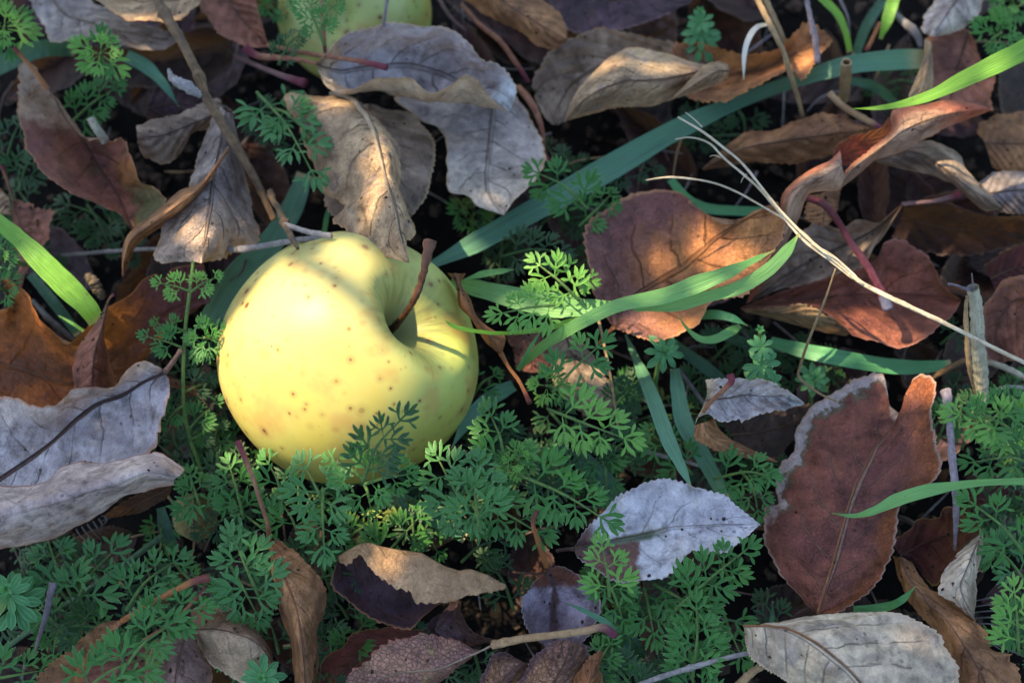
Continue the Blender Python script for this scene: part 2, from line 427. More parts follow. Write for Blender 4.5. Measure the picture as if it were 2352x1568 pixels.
def stick(label, pts, rad, mat, cat='twig', name='twig', group='twigs and dry stems', jit=0.25, nodes=(), hollow=False, parent=None, sides=10):
    c = [P(*p) for p in pts]; rad = [r*PX for r in (rad if isinstance(rad, (tuple, list)) else (rad,))]
    n = max(20, len(c)*10)
    vs, fs, uv = tube_data(c, tuple(rad), sides=sides, n=n, jit=jit, seed=hash(label) % 97 if False else len(label), cap=not hollow)
    if parent is not None: return mkobj(name, vs, fs, mat, parent, origin=parent.location.copy(), uvs=uv)
    for nd in nodes:                     # swollen joints
        i0 = int(nd*(n-1)); ctr = sum((vs[i0*sides+k] for k in range(sides)), Vector())/sides
        for i in range(max(0, i0-2), min(n, i0+3)):
            cc_ = sum((vs[i*sides+k] for k in range(sides)), Vector())/sides
            f = 1+0.42*math.exp(-((i-i0)/1.1)**2)
            for k in range(sides): vs[i*sides+k] = cc_+(vs[i*sides+k]-cc_)*f
    if hollow:                           # inner wall
        m = len(vs); inner = []
        for i in range(n):
            cc_ = sum((vs[i*sides+k] for k in range(sides)), Vector())/sides
            for k in range(sides): inner.append(cc_+(vs[i*sides+k]-cc_)*0.72)
        vs = vs+inner; uv = uv+uv
        for i in range(n-1):
            for k in range(sides):
                k2 = (k+1) % sides; fs.append((m+i*sides+k, m+(i+1)*sides+k, m+(i+1)*sides+k2, m+i*sides+k2))
        for k in range(sides):
            k2 = (k+1) % sides; fs.append((k, m+k, m+k2, k2)); fs.append(((n-1)*sides+k, (n-1)*sides+k2, m+(n-1)*sides+k2, m+(n-1)*sides+k))
    o = mkobj(name, vs, fs, mat, None, origin=c[0].copy(), uvs=uv)
    return tag(o, label, cat, group)

# ---- herb leaflets: templates of unit length, shared by all fronds
def lobe(V, F, UV, base, ang, ln, wd, lift, z0, bend=0.0):
    st = 6; i0 = len(V); a = ang; p = Vector((base[0], base[1], z0))
    prof = [0.45, 0.60, 0.92, 1.12, 0.85, 0.04]
    for k in range(st):
        t = k/(st-1)
        d = Vector((math.cos(a+bend*t), math.sin(a+bend*t), 0)); s = Vector((-d.y, d.x, 0))
        q = p+d*(ln*t)+Vector((0, 0, lift*t-0.35*ln*t*t*0.5))
        for sgn in (-1, 0, 1):
            V.append(q+s*(sgn*wd*prof[k])+Vector((0, 0, wd*0.35*abs(sgn)*prof[k]))); UV.append((t, 0.5+0.5*sgn))
    for k in range(st-1):
        for j in range(2):
            b = i0+k*3+j; F.append((b, b+1, b+4, b+3))
def make_leaflet(seed, dense=1.0):
    rnd = random.Random(seed); V, F, UV = [], [], []; z = 0
    def nz():
        nonlocal z
        z += 0.004; return z % 0.036
    lobe(V, F, UV, (0, 0), 0, 0.74, 0.026, 0.02, 0.0)
    groups = [(0.30, 0.60, 60), (0.53, 0.44, 46)]
    for gi, (x, ln, an) in enumerate(groups):
        for s in (-1, 1):
            a = R(an+rnd.uniform(-8, 8))*s; l = ln*rnd.uniform(0.86, 1.12)
            lobe(V, F, UV, (x, 0), a, l, 0.054, rnd.uniform(-.06, .14), nz(), -0.35*s)
            f = rnd.uniform(.36, .46); bx, by = x+math.cos(a)*l*f, math.sin(a)*l*f
            lobe(V, F, UV, (bx, by), a-R(38)*s, l*0.55, 0.050, rnd.uniform(-.06, .14), nz(), 0)
            if gi == 0 or rnd.random() < .5:
                lobe(V, F, UV, (bx, by), a+R(38)*s, l*0.50, 0.046, rnd.uniform(-.06, .14), nz(), 0)
    for a in (-33, 0, 33):
        lobe(V, F, UV, (0.62, 0), R(a+rnd.uniform(-5, 5)), 0.44 if a == 0 else 0.38, 0.051, rnd.uniform(0, .09), nz())
    return V, F, UV
def make_whorl_leaf(seed):               # broad oval bedstraw leaf
    V, F, UV = [], [], []; st = 8; prof = [0.06, 0.20, 0.42, 0.68, 0.90, 1.0, 0.78, 0.06]
    for k in range(st):
        t = k/(st-1)
        for sgn in (-1, -0.5, 0, 0.5, 1):
            V.append(Vector((t, sgn*0.175*prof[k], 0.10*math.sin(t*3)+0.05*abs(sgn)*prof[k]-0.10*t*t))); UV.append((t*0.9, 0.5+0.5*sgn))
    for k in range(st-1):
        for j in range(4):
            b = k*5+j; F.append((b, b+1, b+6, b+5))
    return V, F, UV
HM = {'dark': herb_mat('herb_green_shaded', (0.007, 0.030, 0.009), (0.016, 0.055, 0.014), 0.2),  # dark copy: the shade low between fronds is put into the colour
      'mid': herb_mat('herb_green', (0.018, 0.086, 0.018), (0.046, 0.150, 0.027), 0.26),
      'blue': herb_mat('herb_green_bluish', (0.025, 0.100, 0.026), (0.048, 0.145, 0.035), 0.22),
      'lit': herb_mat('herb_green_sunlit', (0.070, 0.20, 0.034), (0.12, 0.26, 0.042), 0.28)}  # lit copy: sunlight on the herb is put into the colour
WM = {'dark': herb_mat('bedstraw_green_shaded', (0.016, 0.07, 0.030), (0.028, 0.10, 0.036), 0.2),  # darkened copy for whorls in shade, shade painted in
      'mid': herb_mat('bedstraw_green', (0.040, 0.145, 0.060), (0.07, 0.20, 0.066), 0.3)}
TPL = {}
for tone in HM:
    TPL[tone] = []
    for k in range(5):
        V, F, UV = make_leaflet(k*11+3)
        me = bpy.data.meshes.new('leaflet'); me.from_pydata([tuple(v) for v in V], [], F)
        uv = me.uv_layers.new(name='UVMap')
        for lp in me.loops: uv.data[lp.index].uv = UV[lp.vertex_index]
        me.polygons.foreach_set('use_smooth', [True]*len(me.polygons)); me.materials.append(HM[tone]); TPL[tone].append(me)
WTPL = {}
for tone in WM:
    V, F, UV = make_whorl_leaf(1)
    me = bpy.data.meshes.new('leaflet'); me.from_pydata([tuple(v) for v in V], [], F)
    uv = me.uv_layers.new(name='UVMap')
    for lp in me.loops: uv.data[lp.index].uv = UV[lp.vertex_index]
    me.polygons.foreach_set('use_smooth', [True]*len(me.polygons)); me.materials.append(WM[tone]); WTPL[tone] = me
g_stem = stem_mat((0.10, 0.22, 0.05), (0.16, 0.27, 0.06), 0.2); g_stem_d = stem_mat((0.05, 0.13, 0.04), (0.07, 0.16, 0.04), 0.2)  # g_stem_d: darkened stem copy for the shade-coloured fronds
_fr = random.Random(5)
def put_leaflet(mesh, root, pos, xdir, normal, size, stretch=1.0):
    x = xdir.normalized(); z = (normal-x*normal.dot(x)).normalized(); y = z.cross(x)
    m = Matrix((x, y, z)).transposed()
    o = bpy.data.objects.new('leaflet', mesh); COL.objects.link(o); o.parent = root
    o.location = pos-root.location; o.rotation_mode = 'QUATERNION'; o.rotation_quaternion = m.to_quaternion(); o.scale = (size, size*stretch, size)
    return o
def frond(label, b, t, z, ln=70, pairs=4, tone='mid', group='fronds of the feathery green herb', arch=3, spread=62, tilt=(0, 0)):
    """b, t: picture positions of the rachis base and tip; z: (base, tip) mm; ln: longest leaflet in picture units."""
    pb, pt = P(b[0], b[1], z[0]), P(t[0], t[1], z[1]); L = (pt-pb).length
    midp = (pb+pt)/2+Vector((_fr.uniform(-.06, .06)*L, _fr.uniform(-.06, .06)*L, arch*0.001))
    c = spline([pb, midp, pt], 30)
    root = empty('herb_frond', pb)
    tube('stem', c, (0.00050, 0.00042, 0.0002), g_stem if tone != 'dark' else g_stem_d, root, sides=6, n=24)
    up0 = Vector((tilt[0]+_fr.uniform(-.25, .25), -0.30+tilt[1]+_fr.uniform(-.25, .25), 1)).normalized()
    Lp = math.hypot(t[0]-b[0], t[1]-b[1]); pairs = max(1, min(5, int(round(Lp/(0.60*ln)))-1))
    ts = [0.22+0.50*(k/max(1, pairs-1)) for k in range(pairs)] if pairs > 1 else [0.42]
    for k, f in enumerate(ts):
        i = int(f*29); p = c[i]; T = (c[min(29, i+1)]-c[max(0, i-1)]).normalized()
        S = up0.cross(T).normalized()
        sz = ln*1.12*PX*(1.0-0.30*(k/max(1, pairs-0.5)))
        for s in (-1, 1):
            a = R(spread+_fr.uniform(-8, 8)-k*3)
            d = T*math.cos(a)+S*s*math.sin(a)+up0*_fr.uniform(-.15, .22)
            nrm = up0+S*s*_fr.uniform(-.15, .3)+T*_fr.uniform(-.2, .2)
            put_leaflet(_fr.choice(TPL[tone]), root, p+T*s*0.0004, d, nrm, sz*_fr.uniform(.88, 1.12))
    T = (c[-1]-c[-4]).normalized()
    put_leaflet(_fr.choice(TPL[tone]), root, c[25], T+up0*_fr.uniform(-.1, .15), up0, ln*PX*0.95)
    return tag(root, label, 'herb', group)
def rosette(label, ctr, z, rad, tone='lit', n=9, tiers=2, group='rosettes of the feathery green herb', tilt=(0, 0), name='herb_rosette'):
    pc = P(ctr[0], ctr[1], z); root = empty(name, pc-Vector((0, 0, 0.006)))
    ax = Vector((tilt[0]+_fr.uniform(-.35, .35), tilt[1]-0.25+_fr.uniform(-.2, .2), 1)).normalized(); e1 = ax.orthogonal().normalized(); e2 = ax.cross(e1)
    tube('stem', [pc-ax*0.016+Vector((0.002, -0.001, 0)), pc-ax*0.006, pc], (0.0007, 0.0006, 0.0004), g_stem, root, sides=7, n=10)
    for ti in range(tiers):
        k = (6, 4, 3)[ti]; el = 0.05+0.40*ti
        for i in range(k):
            a = 2*math.pi*(i+0.5*ti)/k+_fr.uniform(-.3, .3)
            o = e1*math.cos(a)+e2*math.sin(a)
            d = o*math.cos(el)+ax*math.sin(el+_fr.uniform(-.25, .25))
            put_leaflet(_fr.choice(TPL[tone if ti or _fr.random() < .5 else ('mid' if tone == 'lit' else tone)]), root, pc-ax*(0.003-0.002*ti)+o*0.001, d, ax-o*_fr.uniform(-.1, .6), rad*PX*(1.05-0.25*ti)*_fr.uniform(.7, 1.15))
    return tag(root, label, 'herb', group)
def bedstraw(label, ctr, z, rad, tone='mid', tiers=3, down=(0, 1), gap=0, group='bedstraw whorls'):
    pc = P(ctr[0], ctr[1], z); root = empty('bedstraw_sprig', pc)
    ax = Vector((_fr.uniform(-.2, .2), -0.25, 1)).normalized(); e1 = ax.orthogonal().normalized(); e2 = ax.cross(e1)
    sd_ = Vector((down[0], -down[1], 0))
    tube('stem', [pc, pc-ax*0.008+sd_*0.004*gap, pc-ax*0.020+sd_*0.012], (0.0006, 0.0007, 0.0008), g_stem, root, sides=7, n=14)
    for ti in range(tiers):
        k = 8 if ti else 5
        el = (1.0, 0.40, 0.02, -0.1)[ti]; rr = (0.45, 0.85, 1.1, 1.15)[ti]*rad*PX
        for i in range(k):
            a = 2*math.pi*(i+0.5*ti)/k+_fr.uniform(-.12, .12)
            o = e1*math.cos(a)+e2*math.sin(a)
            put_leaflet(WTPL[tone], root, pc-ax*0.0022*ti+sd_*gap*0.0040*ti, o*math.cos(el)+ax*math.sin(el), ax*math.cos(el)-o*math.sin(el)*0.9+o*0.1, rr*_fr.uniform(.88, 1.08))
    return tag(root, label, 'herb', group)

# ================================================================ ground
g = G('dark_soil'); gm = g.n('ShaderNodeNewGeometry'); pos = gm.outputs['Position']
n1 = g.noise(pos, 60, 6, 0.7); n2 = g.noise(pos, 400, 5, 0.7)
sc = g.mix(g.rng(n1, 0.35, 0.7), (0.003, 0.0024, 0.002), (0.009, 0.007, 0.005))
soil = g.bsdf(sc, 0.95, g.bump(g.mth('ADD', n1, g.mth('MULTIPLY', n2, 0.6)), 1.0, 0.003), 0.1)
APC = P(803, 823, 34)                     # apple centre
def ground_z(x, y):
    p = Vector((x, y, 0)); r = (Vector((x, y))-Vector((APC.x, APC.y))).length
    return -0.018+0.006*noise.noise(p*14)+0.003*noise.noise(p*45)-0.012*math.exp(-(r/0.045)**2)
xs = [-30, -8, -2.5, -1.0, -0.5]+[-0.34+0.008*i for i in range(86)]+[0.5, 1.0, 2.5, 8, 30]
V, F = [], []; n = len(xs)
for y in xs:
    for x in xs: V.append(Vector((x, y, ground_z(x, y) if max(abs(x), abs(y)) < 0.4 else -0.018)))
for j in range(n-1):
    for i in range(n-1): F.append((j*n+i, j*n+i+1, (j+1)*n+i+1, (j+1)*n+i))
gr = mkobj('ground', V, F, soil); gr['kind'] = 'structure'

# ================================================================ materials of the litter
M = {}
M['lilac'] = leaf_mat((0.36, 0.31, 0.275), (0.27, 0.225, 0.205), under=(0.34, 0.25, 0.17), vein=-0.5, blotch=(0.36, 0.30, 0.27), edge=(0.40, 0.29, 0.18))
M['greybrown'] = leaf_mat((0.34, 0.25, 0.175), (0.22, 0.155, 0.11), under=(0.27, 0.21, 0.17), vein=-0.45, edge=(0.42, 0.28, 0.15))
M['tan'] = leaf_mat((0.43, 0.30, 0.175), (0.30, 0.20, 0.12), under=(0.40, 0.30, 0.20), vein=-0.45, blotch=(0.19, 0.14, 0.125), edge=(0.44, 0.24, 0.10))
M['tan2'] = leaf_mat((0.46, 0.32, 0.185), (0.34, 0.23, 0.14), under=(0.30, 0.20, 0.12), vein=-0.35, blotch=(0.22, 0.17, 0.15), edge=(0.42, 0.24, 0.11))
M['pale'] = leaf_mat((0.525, 0.419, 0.294), (0.388, 0.306, 0.225), under=(0.40, 0.33, 0.25), vein=0.55, spots=0.25, blotch=(0.30, 0.25, 0.22), edge=(0.50, 0.36, 0.24), net=-0.0)
M['palegrey'] = leaf_mat((0.44, 0.375, 0.305), (0.34, 0.285, 0.25), under=(0.36, 0.28, 0.2), vein=-0.2, spots=0.2, net=0.04, blotch=(0.24, 0.185, 0.165), edge=(0.42, 0.24, 0.11))
M['lilacbig'] = leaf_mat((0.42, 0.385, 0.375), (0.36, 0.32, 0.325), under=(0.2, 0.1, 0.06), vein=-0.3, spots=0.25, blotch=(0.37, 0.31, 0.28), edge=(0.40, 0.20, 0.11), nv=7, net=0.03,
     layers=[('a', 0.06, 0.015, (0.085, 0.045, 0.035), 0.10), ('v', 0.30, 0.05, (0.40, 0.325, 0.27), 0.3)])
M['pinkgrey'] = leaf_mat((0.45, 0.36, 0.31), (0.36, 0.28, 0.25), under=(0.26, 0.18, 0.15), vein=-0.10, spots=0.85, spot=(0.085, 0.075, 0.10), blotch=(0.36, 0.25, 0.20), edge=(0.22, 0.09, 0.06), nv=5, net=0.0)
M['bluegrey'] = leaf_mat((0.48, 0.455, 0.45), (0.5, 0.475, 0.49), under=(0.3, 0.2, 0.14), vein=-0.12, spots=0.9, spot=(0.10, 0.08, 0.11), net=0.03, blotch=(0.46, 0.42, 0.38), edge=(0.42, 0.36, 0.33),
     layers=[('u', 0.37, 0.34, (0.13, 0.062, 0.045), 0.10, ('v', 0.46, 0.56)), ('u', 0.17, 0.10, (0.14, 0.075, 0.06), 0.12), ('a', 0.14, 0.05, (0.10, 0.12, 0.07), 0.16, ('u', 0.55, 0.40))])
M['redbrown'] = leaf_mat((0.185, 0.066, 0.044), (0.14, 0.050, 0.040), under=(0.30, 0.2, 0.13), vein=0.22, spots=0.15, edge=(0.33, 0.22, 0.16), blotch=(0.17, 0.062, 0.035), net=0.15,
     layers=[('v', 0.72, 0.98, (0.21, 0.062, 0.020), 0.35), ('v', 0.10, 0.07, (0.10, 0.085, 0.05), 0.34, ('u', 0.22, 0.45)), ('v', 0.07, 0.05, (0.34, 0.28, 0.25), 0.24, ('u', 0.22, 0.45)), ('u', 0.93, 0.97, (0.30, 0.24, 0.21), 0.14)])
M['redleaf'] = leaf_mat((0.225, 0.082, 0.050), (0.16, 0.055, 0.042), under=(0.27, 0.17, 0.09), vein=-0.2, spots=0.15, edge=(0.30, 0.13, 0.09), rough=0.5)
M['orange'] = leaf_mat((0.4, 0.17, 0.06), (0.36, 0.145, 0.06), under=(0.33, 0.19, 0.1), vein=-0.5, spots=0.18, edge=(0.42, 0.20, 0.09), nv=6, rough=0.52, spec=0.35,
     layers=[('v', 0.42, 0.12, (0.15, 0.055, 0.045), 0.3), ('u', 0.38, 0.12, (0.15, 0.065, 0.05), 0.25)])  # first layer paints the shade of the hollow upper half; second darkens the base
M['rust'] = leaf_mat((0.34, 0.15, 0.06), (0.23, 0.10, 0.05), under=(0.30, 0.17, 0.09), vein=-0.3, spots=0.2, edge=(0.5, 0.22, 0.07))
M['maple'] = leaf_mat((0.27, 0.078, 0.020), (0.15, 0.050, 0.022), under=(0.30, 0.17, 0.1), vein=-0.3, spots=0.95, spot=(0.02, 0.012, 0.012), blotch=(0.10, 0.036, 0.024), edge=(0.38, 0.15, 0.05), nv=4, rough=0.5,
     layers=[('u', 0.60, 0.80, (0.13, 0.045, 0.050), 0.15), ('v', 0.45, 0.0, (0.33, 0.095, 0.02), 0.5, ('u', 0.75, 0.6))])
M['sunlit_twotone'] = leaf_mat((0.223, 0.084, 0.057), (0.162, 0.068, 0.061), under=(0.3, 0.2, 0.13), vein=-0.3, spots=0.4, edge=(0.34, 0.17, 0.09), blotch=(0.09, 0.06, 0.035),
     layers=[('u', 0.36, 0.22, (0.36, 0.255, 0.17), 0.3), ('v', 0.60, 0.80, (0.22, 0.082, 0.025), 0.3, ('u', 0.5, 0.6)), ('v', 0.62, 0.75, (0.11, 0.10, 0.04), 0.5, ('u', 0.62, 0.8))])  # first layer: tan upper end with its sunlight painted in
M['brown'] = leaf_mat((0.351, 0.176, 0.081), (0.221, 0.108, 0.055), under=(0.30, 0.21, 0.14), vein=-0.3, spots=0.4, edge=(0.33, 0.15, 0.06))
M['brownred'] = leaf_mat((0.257, 0.105, 0.068), (0.162, 0.068, 0.054), under=(0.26, 0.17, 0.11), vein=-0.3, spots=0.3, edge=(0.32, 0.14, 0.07))
M['curlbrown'] = leaf_mat((0.065, 0.042, 0.060), (0.038, 0.026, 0.040), under=(0.37, 0.23, 0.125), vein=-0.25, spots=0.35, edge=(0.36, 0.19, 0.09))
M['darkpurple'] = leaf_mat((0.085, 0.048, 0.058), (0.050, 0.030, 0.038), under=(0.20, 0.14, 0.11), vein=-0.3, edge=(0.20, 0.13, 0.12))
M['darkred'] = leaf_mat((0.10, 0.026, 0.026), (0.055, 0.018, 0.022), under=(0.2, 0.11, 0.08), vein=-0.3, edge=(0.22, 0.14, 0.04))
M['bloodred'] = leaf_mat((0.14, 0.012, 0.010), (0.075, 0.008, 0.010), under=(0.30, 0.19, 0.13), vein=-0.2, edge=(0.36, 0.15, 0.06))
M['dim'] = leaf_mat((0.050, 0.034, 0.028), (0.028, 0.020, 0.019), under=(0.17, 0.12, 0.09), vein=-0.3, edge=(0.17, 0.11, 0.07))  # base darkened so leaves in the gaps read as shade
M['dimred'] = leaf_mat((0.046, 0.019, 0.014), (0.024, 0.012, 0.011), under=(0.15, 0.09, 0.06), vein=-0.3)  # reddish counterpart, shade of the gaps likewise in its colour
M['crackle'] = leaf_mat((0.31, 0.165, 0.11), (0.25, 0.13, 0.11), under=(0.3, 0.2, 0.13), vein=0.15, spots=0.12, net=0.45, edge=(0.34, 0.12, 0.08), blotch=(0.28, 0.22, 0.09), nv=7)
M['crackle2'] = leaf_mat((0.391, 0.218, 0.121), (0.230, 0.121, 0.098), under=(0.3, 0.2, 0.13), vein=-0.5, spots=0.1, net=0.6, edge=(0.25, 0.13, 0.12), nv=7, layers=[('a', 0.72, 0.95, (0.14, 0.08, 0.085), 0.2)])
M['spoon'] = leaf_mat((0.325, 0.281, 0.338), (0.213, 0.175, 0.219), under=(0.3, 0.2, 0.13), vein=-0.10, spots=0.4, edge=(0.32, 0.25, 0.25), rough=.5,
     layers=[('u', 0.34, 0.26, (0.125, 0.045, 0.032), 0.3), ('a', 0.20, 0.06, (0.085, 0.055, 0.060), 0.25), ('a', 0.70, 0.80, (0.13, 0.10, 0.12), 0.5, ('u', 0.45, 0.55))])
M['yellowdeep'] = leaf_mat((0.24, 0.20, 0.075), (0.17, 0.14, 0.055), under=(0.2, 0.16, 0.08), vein=-0.4, nv=5)
M['redribbon'] = leaf_mat((0.372, 0.240, 0.162), (0.288, 0.174, 0.120), under=(0.27, 0.17, 0.11), vein=-0.15, spots=0.15, edge=(0.45, 0.20, 0.09),
     layers=[('u', 0.55, 0.85, (0.33, 0.085, 0.045), 0.25), ('v', 0.30, 0.05, (0.33, 0.11, 0.06), 0.2)])
M['rosy'] = leaf_mat((0.300, 0.126, 0.084), (0.204, 0.084, 0.067), under=(0.3, 0.2, 0.1), vein=-0.35, spots=0.15, edge=(0.38, 0.16, 0.06))
M['drape'] = leaf_mat((0.45, 0.41, 0.39), (0.34, 0.30, 0.29), under=(0.50, 0.375, 0.25), vein=-0.4, blotch=(0.40, 0.34, 0.30), edge=(0.55, 0.42, 0.28), spots=0.15, layers=[('u', 0.16, 0.06, (0.52, 0.37, 0.23), 0.3), ('u', 0.80, 0.90, (0.42, 0.45, 0.44), 0.2)])  # underside and edge brightened: sunlight on the rolled rim put into the colour
M['flatgrey'] = leaf_mat((0.40, 0.335, 0.28), (0.32, 0.265, 0.235), under=(0.36, 0.28, 0.2), vein=-0.25, spots=0.12, net=0.04, edge=(0.45, 0.28, 0.13), layers=[('u', 0.55, 0.85, (0.52, 0.43, 0.32), 0.25)])
M['greysunlit'] = leaf_mat((0.30, 0.245, 0.205), (0.20, 0.155, 0.135), under=(0.3, 0.2, 0.15), vein=-0.4, spots=0.5, edge=(0.48, 0.30, 0.16), layers=[('u', 0.55, 0.80, (0.42, 0.295, 0.20), 0.35)])  # tan layer brightens the lower end as painted sunlight
S = {}
S['red'] = stem_mat((0.26, 0.085, 0.05), (0.34, 0.16, 0.08), 0.2, 0.4, end=(0.16, 0.02, 0.035), end0=(0.30, 0.13, 0.055))
S['pink'] = stem_mat((0.22, 0.12, 0.11), (0.26, 0.14, 0.12), 0.2, 0.4, end=(0.17, 0.03, 0.05))
S['orange'] = stem_mat((0.42, 0.17, 0.05), (0.34, 0.12, 0.04), 0.3, 0.4, end=(0.17, 0.04, 0.03))
S['tan'] = stem_mat((0.42, 0.27, 0.13), (0.33, 0.19, 0.09), 0.2, 0.4, end=(0.15, 0.03, 0.06))
S['dark'] = stem_mat((0.12, 0.075, 0.06), (0.17, 0.10, 0.075), 0.3)
S['maroon'] = stem_mat((0.12, 0.022, 0.032), (0.17, 0.035, 0.04), 0.1, 0.38, end=(0.15, 0.14, 0.18), e_at=0.99)
S['bark'] = stem_mat((0.22, 0.13, 0.055), (0.11, 0.065, 0.035), 0.8, 0.6)
S['barkdark'] = stem_mat((0.13, 0.09, 0.05), (0.08, 0.06, 0.04), 0.7, 0.7)
S['grey'] = stem_mat((0.38, 0.34, 0.31), (0.25, 0.22, 0.20), 0.8, 0.55)
S['greydim'] = stem_mat((0.20, 0.18, 0.17), (0.13, 0.11, 0.10), 0.6, 0.6)
S['straw'] = stem_mat((0.72, 0.62, 0.44), (0.60, 0.48, 0.30), 0.5, 0.42)
S['strawtan'] = stem_mat((0.42, 0.28, 0.13), (0.33, 0.21, 0.10), 0.5, 0.5)
S['hollow'] = stem_mat((0.44, 0.40, 0.27), (0.34, 0.30, 0.20), 0.55, 0.5)
S['lilacstem'] = stem_mat((0.30, 0.25, 0.26), (0.20, 0.16, 0.17), 0.6, 0.6)
S['green'] = stem_mat((0.12, 0.22, 0.06), (0.10, 0.18, 0.05), 0.3, 0.5)
S['greendim'] = stem_mat((0.07, 0.14, 0.06), (0.05, 0.11, 0.045), 0.3, 0.5)
S['rib'] = stem_mat((0.50, 0.38, 0.24), (0.40, 0.29, 0.18), 0.2, 0.5)
S['ribred'] = stem_mat((0.36, 0.16, 0.06), (0.28, 0.11, 0.045), 0.2, 0.5)
S['ribdark'] = stem_mat((0.10, 0.055, 0.045), (0.075, 0.04, 0.035), 0.2, 0.5)
B = {}
B['teal'] = blade_mat((0.048, 0.135, 0.078), (0.065, 0.165, 0.088), 0.2)
B['tealdark'] = blade_mat((0.018, 0.062, 0.034), (0.026, 0.085, 0.042), 0.2)  # darker copy of teal with the shadow of the gaps painted in
B['green'] = blade_mat((0.085, 0.235, 0.065), (0.12, 0.28, 0.075), 0.35)
B['fresh'] = blade_mat((0.13, 0.32, 0.04), (0.18, 0.38, 0.05), 0.5)  # yellower, brighter copy: sunlight on the blades put into the colour
B['mid'] = blade_mat((0.055, 0.21, 0.085), (0.075, 0.25, 0.095), 0.3)
B['pale'] = blade_mat((0.62, 0.56, 0.45), (0.50, 0.44, 0.34), 0.2)

# ================================================================ apples
Rt = Vector((1, 0, 0)); Up = Vector((0, math.cos(TILT), math.sin(TILT))); Bk = Vector((0, -math.sin(TILT), math.cos(TILT)))
def apple_mat(ca=(0.42, 0.325, 0.095), cb=(0.40, 0.37, 0.13)):
    g = G('apple_skin'); tc = g.n('ShaderNodeTexCoord'); pos = tc.outputs['Object']; x = g.n('ShaderNodeSeparateXYZ'); g.put(x.inputs[0], pos)
    n1 = g.noise(pos, 28, 4, 0.5, 0.4); n2 = g.noise(pos, 70, 4, 0.55); nf = g.noise(pos, 700, 3)
    col = g.mix(g.rng(n1, 0.34, 0.66), ca, cb)
    col = g.mix(g.rng(g.mth('ADD', x.outputs[0], g.mth('MULTIPLY', g.mth('SUBTRACT', n2, 0.5), 0.02)), 0.004, 0.034, 0, 0.75), col, (0.36, 0.42, 0.085))
    col = g.mix(g.rng(g.mth('ADD', x.outputs[1], g.mth('MULTIPLY', g.mth('SUBTRACT', n2, 0.5), 0.02)), -0.008, -0.034, 0, 0.6), col, (0.40, 0.34, 0.042))
    col = g.mix(g.rng(n2, 0.50, 0.68, 0, 0.6), col, (0.37, 0.21, 0.055))
    # russeting round the stalk, radial streaks
    at = g.n('ShaderNodeAttribute'); at.attribute_name = 'UVMap'; xu = g.n('ShaderNodeSeparateXYZ'); g.put(xu.inputs[0], at.outputs['Vector'])
    cv = g.n('ShaderNodeCombineXYZ'); g.put(cv.inputs[0], g.mth('MULTIPLY', xu.outputs[0], 34.0)); g.put(cv.inputs[1], g.mth('MULTIPLY', xu.outputs[1], 8.0))
    rad = g.noise(cv.outputs[0], 1.6, 4, 0.6)
    near = g.rng(g.mth('ADD', xu.outputs[1], g.mth('MULTIPLY', g.mth('SUBTRACT', rad, 0.5), 0.24)), 0.19, 0.07)
    col = g.mix(g.mth('MULTIPLY', near, 0.85), col, (0.11, 0.095, 0.04))
    col = g.mix(g.rng(g.mth('ADD', xu.outputs[1], g.mth('MULTIPLY', g.mth('SUBTRACT', n2, 0.5), 0.1)), 0.24, 0.13, 0, 0.30), col, (0.26, 0.31, 0.07))
    for sc, th, dens, cc in ((150, 0.175, 0.10, (0.13, 0.04, 0.02)), (250, 0.19, 0.25, (0.17, 0.07, 0.02)), (90, 0.10, 0.55, (0.30, 0.11, 0.06)), (380, 0.12, 0.80, (0.25, 0.14, 0.04))):
        p2 = g.vadd(pos, (sc*.01, 0.3, 0.1))
        d = g.vor(p2, sc); c = g.vor(p2, sc, 'F1', 1); s = g.n('ShaderNodeSeparateColor'); g.put(s.inputs[0], c)
        r = g.mth('MULTIPLY', g.rng(s.outputs[0], dens, 1.0, 0.35, 1.0), th)
        k = g.rng(g.mth('DIVIDE', d, g.mth('ADD', r, 0.0001)), 1.25, 0.55)
        halo = g.rng(g.mth('DIVIDE', d, g.mth('ADD', r, 0.0001)), 2.6, 1.0, 0, 0.28)
        k = g.mth('MULTIPLY', g.mth('MAXIMUM', k, halo), g.mth('GREATER_THAN', s.outputs[0], dens))
        k = g.mth('MULTIPLY', k, g.rng(s.outputs[1], 0.0, 1.0, 0.5, 1.0))
        col = g.mix(k, col, cc)
    return g.bsdf(col, g.mth('ADD', 0.42, g.mth('MULTIPLY', nf, 0.12)), g.bump(g.mth('ADD', n1, g.mth('MULTIPLY', nf, 0.05)), 0.15, 0.001), 0.28, sss=0.25)
def smooth_profile():
    pr = [(0.0, 0.47), (0.03, 0.475), (0.08, 0.52), (0.14, 0.615), (0.22, 0.72), (0.32, 0.80), (0.45, 0.85), (0.58, 0.83), (0.75, 0.70), (0.90, 0.46), (0.985, 0.16), (0.99, -0.14), (0.92, -0.44), (0.77, -0.68), (0.58, -0.82), (0.40, -0.86), (0.26, -0.83), (0.15, -0.75), (0.07, -0.70), (0, -0.69)]
    return spline([Vector((a, b, 0)) for a, b in pr], 90)
